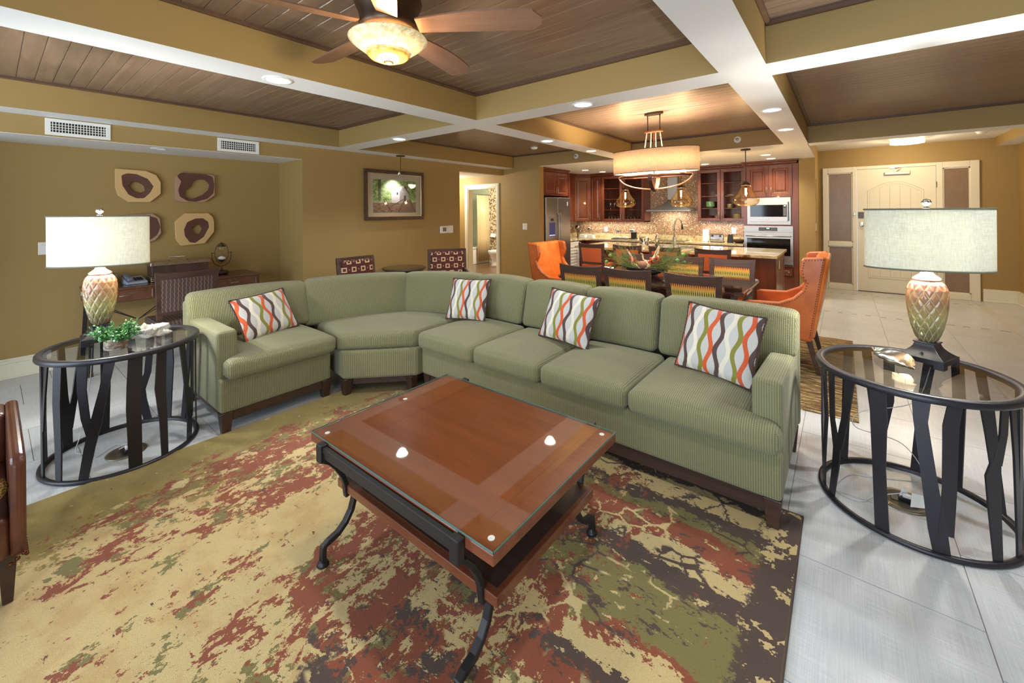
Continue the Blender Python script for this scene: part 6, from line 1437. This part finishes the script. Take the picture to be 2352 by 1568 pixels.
# things on the island
T=thing('steel_pot','polished steel utensil pot on the island, left of the sink','pot',(-2.72,7.18,ZCN)); m=MB(); m.lathe([(.0001,0),(.078,0),(.08,.004),(.08,.165),(.077,.165),(.076,.01),(.0001,.01)],(-2.74,7.18,ZCN),36); obj('pot_body',m,M['chrome'],T)
m=MB(); m.tube([(-2.655,7.18,.99),(-2.61,7.18,.985),(-2.61,7.18,.91),(-2.655,7.18,.905)],.005,6); obj('handle',m,M['chrome'],T)
T=thing('cocktail_shaker','steel cocktail shaker on the island','shaker',(-2.56,7.22,ZCN)); m=MB(); m.lathe([(.0001,0),(.036,0),(.044,.14),(.044,.145),(.030,.175),(.022,.19),(.022,.215),(.010,.225),(.010,.235),(.0001,.235)],(-2.52,7.22,ZCN),28); obj('cup',m,M['chrome'],T)
# things on the back counter
T=thing('paper_towel','white paper towel roll standing on the back counter','paper towel',(-2.13,8.86,ZCN)); m=MB(); m.cyl((-2.13,8.86,ZCN+.008),.055,.235,28); obj('roll',m,M['towel'],T); m=MB(); m.cyl((-2.13,8.86,ZCN),.065,.008,24); obj('stand',m,M['steel'],T)
T=thing('toaster','four-slot stainless toaster on the back counter','toaster',(-1.91,8.84,ZCN)); m=MB(); m.box(-2.04,-1.79,8.76,8.94,ZCN+.01,ZCN+.165); obj('housing',m,M['chrome'],T,bevel=.02,seg=3); m=MB(); m.box(-2.03,-1.80,8.77,8.93,ZCN,ZCN+.012); obj('foot',m,M['black'],T)
for x in (-1.985,-1.845):
    m=MB(); m.box(x-.018,x+.018,8.752,8.76,ZCN+.105,ZCN+.14); obj('control_window',m,M['black'],T); m=MB(); m.cyl((0,0,0),.013,.014,12,M=Matrix.Translation((x,8.76,ZCN+.055))@Matrix.Rotation(PI/2,4,'X')); obj('dial',m,M['chrome'],T); m=MB(); m.box(x+.04,x+.055,8.742,8.76,ZCN+.10,ZCN+.11); obj('lever',m,M['chrome'],T)
m=MB(); m.add([(-1.735,8.78,ZCN),(-1.635,8.78,ZCN),(-1.635,8.90,ZCN),(-1.735,8.90,ZCN),(-1.722,8.80,ZCN+.155),(-1.648,8.80,ZCN+.155),(-1.648,8.88,ZCN+.155),(-1.722,8.88,ZCN+.155)],[(3,2,1,0),(4,5,6,7),(0,1,5,4),(1,2,6,5),(2,3,7,6),(3,0,4,7)]); single('can_opener',m,M['black'],'black upright kitchen gadget between the toaster and the shallow bowl','appliance',bevel=.008)
T=thing('serving_bowl','shallow bronze bowl with loop handles on the back counter','bowl',(-1.53,8.80,ZCN)); m=MB(); m.lathe([(.0001,0),(.06,0),(.11,.03),(.135,.062),(.130,.064),(.10,.036),(.05,.01),(.0001,.01)],(-1.53,8.80,ZCN),32); obj('bowl_body',m,M['bronze'],T)
for s_ in (-1,1): m=MB(); m.tube([(-1.53+s_*.115,8.80,ZCN+.06),(-1.53+s_*.125,8.80,ZCN+.10),(-1.53+s_*.145,8.80,ZCN+.095),(-1.53+s_*.132,8.80,ZCN+.055)],.005,6); obj('handle',m,M['bronze'],T)
silver=plain('tarnished_silver',srgb(150,140,126),.25,.9)
for (x,y,z,r,l) in ((-5.02,8.84,1.09,.062,'largest grey metal sphere on a stand left on the back counter'),(-4.93,8.80,1.00,.034,'smallest grey metal sphere on a stand between the two bigger ones'),(-4.72,8.90,1.06,.048,'medium grey metal sphere on a stand, right of the other two')):
    T=thing('sphere_ornament',l,'ornament',(x,y,ZCN),group='metal spheres on stands'); m=MB(); m.sphere((x,y,z),r,24,16); obj('sphere',m,silver,T); m=MB(); m.tube([(x,y,z-r),(x,y,ZCN+.01)],.004,6); m.cyl((x,y,ZCN),.025,.01,14); obj('stand',m,M['bronze'],T)
for x,l in ((-4.76,'folded white towel stack on the back counter, nearest the corner'),(-4.56,'folded white towel stack on the back counter, right one')):
    T=thing('folded_towels',l,'towels',(x,8.66,ZCN),group='folded towels'); 
    for k in range(3): m=MB(); m.rbox(.085-.008*k,.06,.0135,.010,lambda u,v,w,p:(p.x+x,p.y+8.66,p.z+ZCN+.0135+.026*k),n=4); obj('towel',m,M['towel'],T)
T=thing('glass_canister','glass coffee canister with black lid on the back counter','canister',(-3.98,8.88,ZCN)); m=MB(); m.lathe([(.052,0),(.055,.01),(.055,.135),(.05,.15)],(-3.98,8.88,ZCN+.004),28); obj('jar',m,M['pane'],T); m=MB(); m.cyl((-3.98,8.88,ZCN+.155),.06,.022,24); m.cyl((-3.98,8.88,ZCN),.055,.006,24); obj('lid',m,M['black'],T)
T=thing('serving_tray','dark tray with small cups and packets by the glass canister','tray',(-3.86,8.72,ZCN)); m=MB(); m.box(-4.05,-3.68,8.64,8.80,ZCN,ZCN+.012); obj('tray',m,M['black'],T,bevel=.003)
for i in range(5): m=MB(); m.lathe([(.0001,.012),(.018,.012),(.023,.055),(.020,.055),(.016,.016),(.0001,.016)],(-4.0+i*.07,8.70+.02*(i%2),ZCN),14); obj('cup',m,M['plastic'],T)
T=thing('coffee_maker','small dark and silver coffee maker on the back counter','coffee maker',(-3.62,8.84,ZCN)); m=MB(); m.box(-3.69,-3.55,8.78,8.92,ZCN,ZCN+.02); m.box(-3.68,-3.56,8.86,8.92,ZCN+.02,ZCN+.15); obj('base',m,M['black'],T,bevel=.006); m=MB(); m.lathe([(.035,.02),(.055,.04),(.055,.09),(.03,.12),(.03,.125)],(-3.62,8.815,ZCN),20); obj('carafe',m,M['pane'],T); m=MB(); m.rbox(.062,.07,.035,.02,lambda u,v,w,p:(p.x-3.62,p.y+8.85,p.z+ZCN+.18),n=4); obj('head',m,M['chrome'],T)
for x,z,l in ((-4.36,1.06,'white wall outlet on the mosaic left of the coffee things'),(-1.66,1.08,'white wall outlet on the mosaic behind the bowl and gadget')): 
    T=thing('power_outlet',l,'outlet',(x,YK-.008,z)); m=MB(); m.box(x-.04,x+.04,YK-.016,YK-.008,z-.06,z+.06); obj('cover_plate',m,M['plastic'],T,bevel=.002)
# dishes and glasses in the cabinets
def stack(label,x,y,z,r,n,mat,bowl=False,group='dishes behind the glass doors'):
    T=thing('plate_stack' if not bowl else 'bowl_stack',label,'dishes',(x,y,z),group=group)
    for k in range(n):
        m=MB(); zz=z+k*(.012 if not bowl else .016)
        if bowl: m.lathe([(.0001,0),(r*.5,0),(r*.85,.025),(r,.05),(r*.97,.05),(r*.5,.006),(.0001,.006)],(x,y,zz),24)
        else: m.lathe([(.0001,0),(r*.6,0),(r,.011),(r*.98,.013),(r*.6,.004),(.0001,.004)],(x,y,zz),24)
        obj('dish',m,mat,T)
stack('green bowls stacked on the middle shelf of the right glass cabinet',-2.04,8.86,1.524,.085,6,green_c,True); stack('brown and cream plates on the bottom shelf, left in the right cabinet',-2.06,8.86,1.289,.09,7,red_c); stack('cream plates on the bottom shelf, centre of the right cabinet',-1.90,8.88,1.289,.08,9,cream_c)
stack('tall cream plate stack on the bottom shelf, right door of the right cabinet',-1.56,8.86,1.289,.085,10,cream_c); stack('single plate on the upper shelf of the right glass cabinet',-1.86,8.86,1.76,.09,2,cream_c); stack('plate on the upper shelf behind the right door',-1.66,8.86,1.76,.09,2,cream_c)
mug(-1.70,8.84,1.524,cream_c,'cream mug on the middle shelf of the right glass cabinet')
def goblet(x,y,z,label,stem=True):
    m=MB()
    if stem: m.lathe([(.03,0),(.005,.004),(.004,.06),(.024,.085),(.030,.12),(.026,.16)],(x,y,z),14)
    else: m.lathe([(.0001,0),(.028,0),(.032,.09)],(x,y,z),14)
    return single('wine_glass' if stem else 'tumbler',m,M['glassware'],label,'glass','glassware in the left glass cabinet')
M['glassware']=pane('glassware_glass',(.84,.87,.90,1),.32)
wx=(-4.15,-4.05,-3.95,-3.87)
for i,x in enumerate(wx): goblet(x,8.84,1.514,['wine glass on the middle shelf, leftmost in the left cabinet','wine glass on the middle shelf, second from the left','wine glass on the middle shelf, third from the left','wine glass on the middle shelf, nearest the door stile'][i])
for i in range(11):
    x=-4.18+i*.075
    if abs(x+3.80)<.05: continue
    goblet(x,8.82,1.264,'drinking tumbler in the bottom row of the left glass cabinet',False)
# under-cabinet lights
for x0,x1,y in ((-4.9,-3.3,8.88),(-2.22,-1.42,8.88)): light('AREA',((x0+x1)/2,y,1.235),UCW*(x1-x0),(1,.90,.76),x1-x0,(0,0,0),sy=.05,name='under_cabinet_light')
light('AREA',(-2.785,8.8,1.465),3,(1,.9,.75),.4,(0,0,0),sy=.2,name='hood_light')
# ================================================================== ENTRY
T=thing('entry_door_unit','cream entry door with arched panel between two frosted sidelights','door',(.71,YD,0))
ex0,ex1,ez=-.288,1.71,2.250; F=.07
sx0,sx1=.205,1.225                    # door slab opening
m=MB()
for a in ((ex0,ex0+.075,0,ez),(ex1-.10,ex1,0,ez),(sx0-.06,sx0,0,ez),(sx1,sx1+.075,0,ez),(ex0+.075,sx0-.06,ez-.10,ez),(sx0,sx1,ez-.055,ez),(sx1+.075,ex1-.10,ez-.10,ez)): m.box(a[0],a[1],YD-.035,YD+.05,a[2],a[3])
for a,b in ((ex0+.075,sx0-.06),(sx1+.075,ex1-.10)):
    m.box(a,b,YD-.035,YD+.05,0,.10); m.box(a,b,YD-.035,YD+.05,.80,.875)
obj('frame',m,M['trimw'],T,bevel=.006)
fr=NT('frosted_branch_glass'); o=fr.coord('Object',scale=(2.2,1,1)); v1=fr.n('ShaderNodeTexVoronoi',feature='DISTANCE_TO_EDGE'); fr.l(o,v1.inputs[0]); v1.inputs['Scale'].default_value=9; n=fr.noise(o,5,4); c=fr.mix(fr.math('MULTIPLY',fr.smooth(v1.outputs['Distance'],.06,.0),.15),fr.mix(n,srgb(126,102,78),srgb(148,124,98)),srgb(96,72,52)); fr.set(col=c,rough=.3)
for a,b in ((ex0+.075,sx0-.06),(sx1+.075,ex1-.10)):
    for z0,z1 in ((.10,.80),(.875,ez-.10)):
        g=MB(); g.box(a,b,YD-.005,YD+.0,z0,z1); obj('sidelight_pane',g,fr.m,T)
        s_=MB()
        for q in ((a,a+.016,z0,z1),(b-.016,b,z0,z1),(a,b,z0,z0+.016),(a,b,z1-.016,z1)): s_.box(q[0],q[1],YD-.018,YD-.005,q[2],q[3])
        obj('glazing_bead',s_,M['trimw'],T)
m=MB(); m.box(sx0+.004,sx1-.004,YD-.020,YD+.025,.012,ez-.058); dr=obj('door_slab',m,M['trimw'],T,bevel=.002)
# arched raised panel with vertical boards, and a lower panel
def archpts(x0,x1,z0,z1,rise,n=14): 
    P=[(x0,z0),(x1,z0)]+[(x1+(x0-x1)*i/n,z1+rise*math.sin(PI*i/n)) for i in range(n+1)]; return P
def loop_panel(P,ins,y,name,w=.016):
    cx_=sum(p[0] for p in P)/len(P); cz_=sum(p[1] for p in P)/len(P); m=MB(); m.tube([(a,y,b) for a,b in P],w/2,6,closed=True,flat=(1,.5)); obj(name,m,M['trimw'],dr)
loop_panel(archpts(.355,1.075,1.22,1.80,.16),0,YD-.021,'panel_molding'); loop_panel(archpts(.385,1.045,1.25,1.78,.145),0,YD-.021,'panel_molding',.010)
loop_panel([(.355,.26),(1.075,.26),(1.075,.95),(.355,.95)],0,YD-.021,'panel_molding'); loop_panel([(.385,.29),(1.045,.29),(1.045,.92),(.385,.92)],0,YD-.021,'panel_molding',.010)
for i in range(1,5):
    x=.385+i*.132; m=MB(); m.box(x-.003,x+.003,YD-.0215,YD-.0195,1.26,1.76+.14*math.sin(PI*(x-.385)/.66)); m.box(x-.003,x+.003,YD-.0215,YD-.0195,.30,.91); obj('board_groove',m,plain('groove_shadow',srgb(196,188,160),.7),dr)
m=MB(); m.box(sx0+.01,sx1-.01,YD-.03,YD+.02,0,.012); obj('threshold',m,M['bronze'],T)
m=MB(); m.cyl((0,0,0),.008,.004,12,M=Matrix.Translation((.71,YD-.020,1.50))@Matrix.Rotation(PI/2,4,'X')); obj('peephole',m,M['nickel'],dr)
m=MB(); m.cbox((.745,YD-.045,2.10),(.33,.045,.05)); cl=obj('door_closer',m,M['nickel'],dr,bevel=.006); m=MB(); m.tube([(.74,YD-.05,2.13),(.80,YD-.09,2.175),(.70,YD-.04,2.195)],.006,6); m.cbox((.70,YD-.04,2.20),(.09,.02,.03)); obj('closer_arm',m,M['nickel'],cl)
m=MB(); m.cbox((.272,YD-.028,1.375),(.095,.02,.11)); obj('card_lock',m,plain('lock_grey',srgb(96,92,90),.4,.4),dr,bevel=.006)
m=MB(); m.cbox((.272,YD-.026,1.21),(.055,.014,.09)); lk=obj('lock_plate',m,M['nickel'],dr,bevel=.006); m=MB(); m.tube([(.272,YD-.03,1.18),(.272,YD-.06,1.18),(.35,YD-.065,1.18)],.008,8); obj('lever_handle',m,M['nickel'],lk)
m=MB(); m.cbox((.172,YD-.045,1.395),(.03,.02,.05)); obj('strike_guard',m,M['nickel'],T,bevel=.003)
for z in (.3,1.0,1.88): m=MB(); m.cyl((sx1+.002,YD-.032,z-.05),.008,.10,10); obj('hinge',m,M['nickel'],T)
T=thing('entry_lantern','flat oval frosted lantern on the entry ceiling','light',(.80,8.9,2.50))
t=NT('lantern_fabric'); t.set(col=srgb(250,232,190),ecol=(1,.85,.58,1),estr=1.5,rough=.6)
n=48; v=[]; lx,ly,la,lb=.80,8.95,.20,.17
for z in (2.505,2.575):
    for i in range(n): a=2*PI*i/n; v.append((lx+la*math.cos(a),ly+lb*math.sin(a),z))
m=MB(); m.add(v,[(i,(i+1)%n,n+(i+1)%n,n+i) for i in range(n)]+[tuple(range(n-1,-1,-1))],0,False); obj('drum',m,t.m,T)
m=MB()
for z in (2.503,2.577): m.tube([(lx+(la+.002)*math.cos(2*PI*i/n),ly+(lb+.002)*math.sin(2*PI*i/n),z) for i in range(n)],.003,5,closed=True)
m.tube([(lx+.13*math.cos(2*PI*i/n),ly+.10*math.sin(2*PI*i/n),2.498) for i in range(n)],.006,5,closed=True); m.tube([(lx-.06,ly-.17,2.503),(lx-.06,ly-.17,2.577)],.003,5); obj('trim_rings',m,M['nickel'],T)
m=MB(); m.cyl((lx,ly,2.574),.12,.011,24); obj('ceiling_plate',m,M['nickel'],T)
light('POINT',(lx,ly,2.42),ENW,(1,.80,.52),.12,name='lantern_light')
m=MB(); m.cbox((XR2-.008,9.30,1.80),(.016,.05,.03)); single('motion_sensor',m,M['plastic'],'tiny white sensor on the right entry wall','sensor')
for y,z,l in ((8.62,1.19,'white switch plate on the side of the entry pillar, left'),): 
    T=thing('light_switch',l,'switch',(-.35,y,z)); m=MB(); m.box(-.35,-.343,y-.04,y+.04,z-.06,z+.06); obj('cover_plate',m,M['plastic'],T,bevel=.002)
m=MB(); m.box(-.35,-.345,8.75,9.35,1.0,2.0); single('electrical_panel',m,M['wall'],'flush painted electrical panel door on the side of the entry pillar','panel',bevel=.002)
# ================================================================== BATHROOM GLIMPSE
T=thing('toilet','white toilet seen through the bathroom doorway','toilet',(-7.40,8.70,0))
tx=-7.40
m=MB(); m.lathe([(.0001,0),(.12,0),(.115,.05),(.105,.16),(.13,.28),(.185,.37),(.195,.40),(.19,.41),(.0001,.41)],(tx,8.58,0),32,sy=1.2); obj('bowl',m,M['plastic'],T); m=MB(); m.box(tx-.10,tx+.10,8.62,9.10,0,.36); obj('pedestal',m,M['plastic'],T,bevel=.03,seg=3)
m=MB(); m.lathe([(.0001,.41),(.19,.41),(.195,.42),(.19,.435),(.0001,.44)],(tx,8.58,0),32,sy=1.22); obj('seat_lid',m,M['plastic'],T); m=MB(); m.box(tx-.2,tx+.2,8.93,9.14,.36,.76); obj('tank',m,M['plastic'],T,bevel=.02,seg=3)
T=thing('bathtub','white bathtub behind the shower curtain','bathtub',(-8.55,8.4,0)); m=MB(); m.box(-8.96,-8.17,7.6,9.14,0,.44); m.box(-8.97,-8.15,7.58,9.145,.44,.47); obj('tub_body',m,M['plastic'],T,bevel=.02,seg=3)
m=MB(); v=[];f=[]; n=60
for i in range(n+1):
    t_=i/n; y=8.58+.50*t_; x=-8.10+.022*math.sin(t_*PI*15)+.008*math.sin(t_*41); 
    for k,z in enumerate((.08,.7,1.4,1.96)): v.append((x+(.5-t_)*.0+(.02*(1-k/3)),y-(0 if k<2 else 0),z))
for i in range(n):
    for k in range(3): q=i*4+k; f.append((q,q+4,q+5,q+1))
m.add(v,f,0,True); o=single('shower_curtain',m,plain('gold_satin_curtain',srgb(206,184,138),.35),'gold satin shower curtain drawn to one side in the bathroom','curtain'); so=o.modifiers.new('t','SOLIDIFY'); so.thickness=.003
m=MB(); m.tube([(-8.10,7.3,1.98),(-8.10,9.15,1.98)],.011,10); single('curtain_rod',m,M['nickel'],'nickel shower curtain rod above the bathtub','rod')
T=thing('toilet_paper_holder','toilet paper roll on a nickel holder on the bathroom mosaic wall','holder',(-7.9,9.1,.80)); m=MB(); m.cyl((0,0,0),.055,.11,20,M=Matrix.Translation((-7.98,9.07,.80))@Matrix.Rotation(PI/2,4,'Y')); obj('paper_roll',m,M['towel'],T); m=MB(); m.tube([(-8.0,9.07,.80),(-7.82,9.07,.80),(-7.82,9.15,.80)],.007,8); obj('bracket',m,M['nickel'],T)
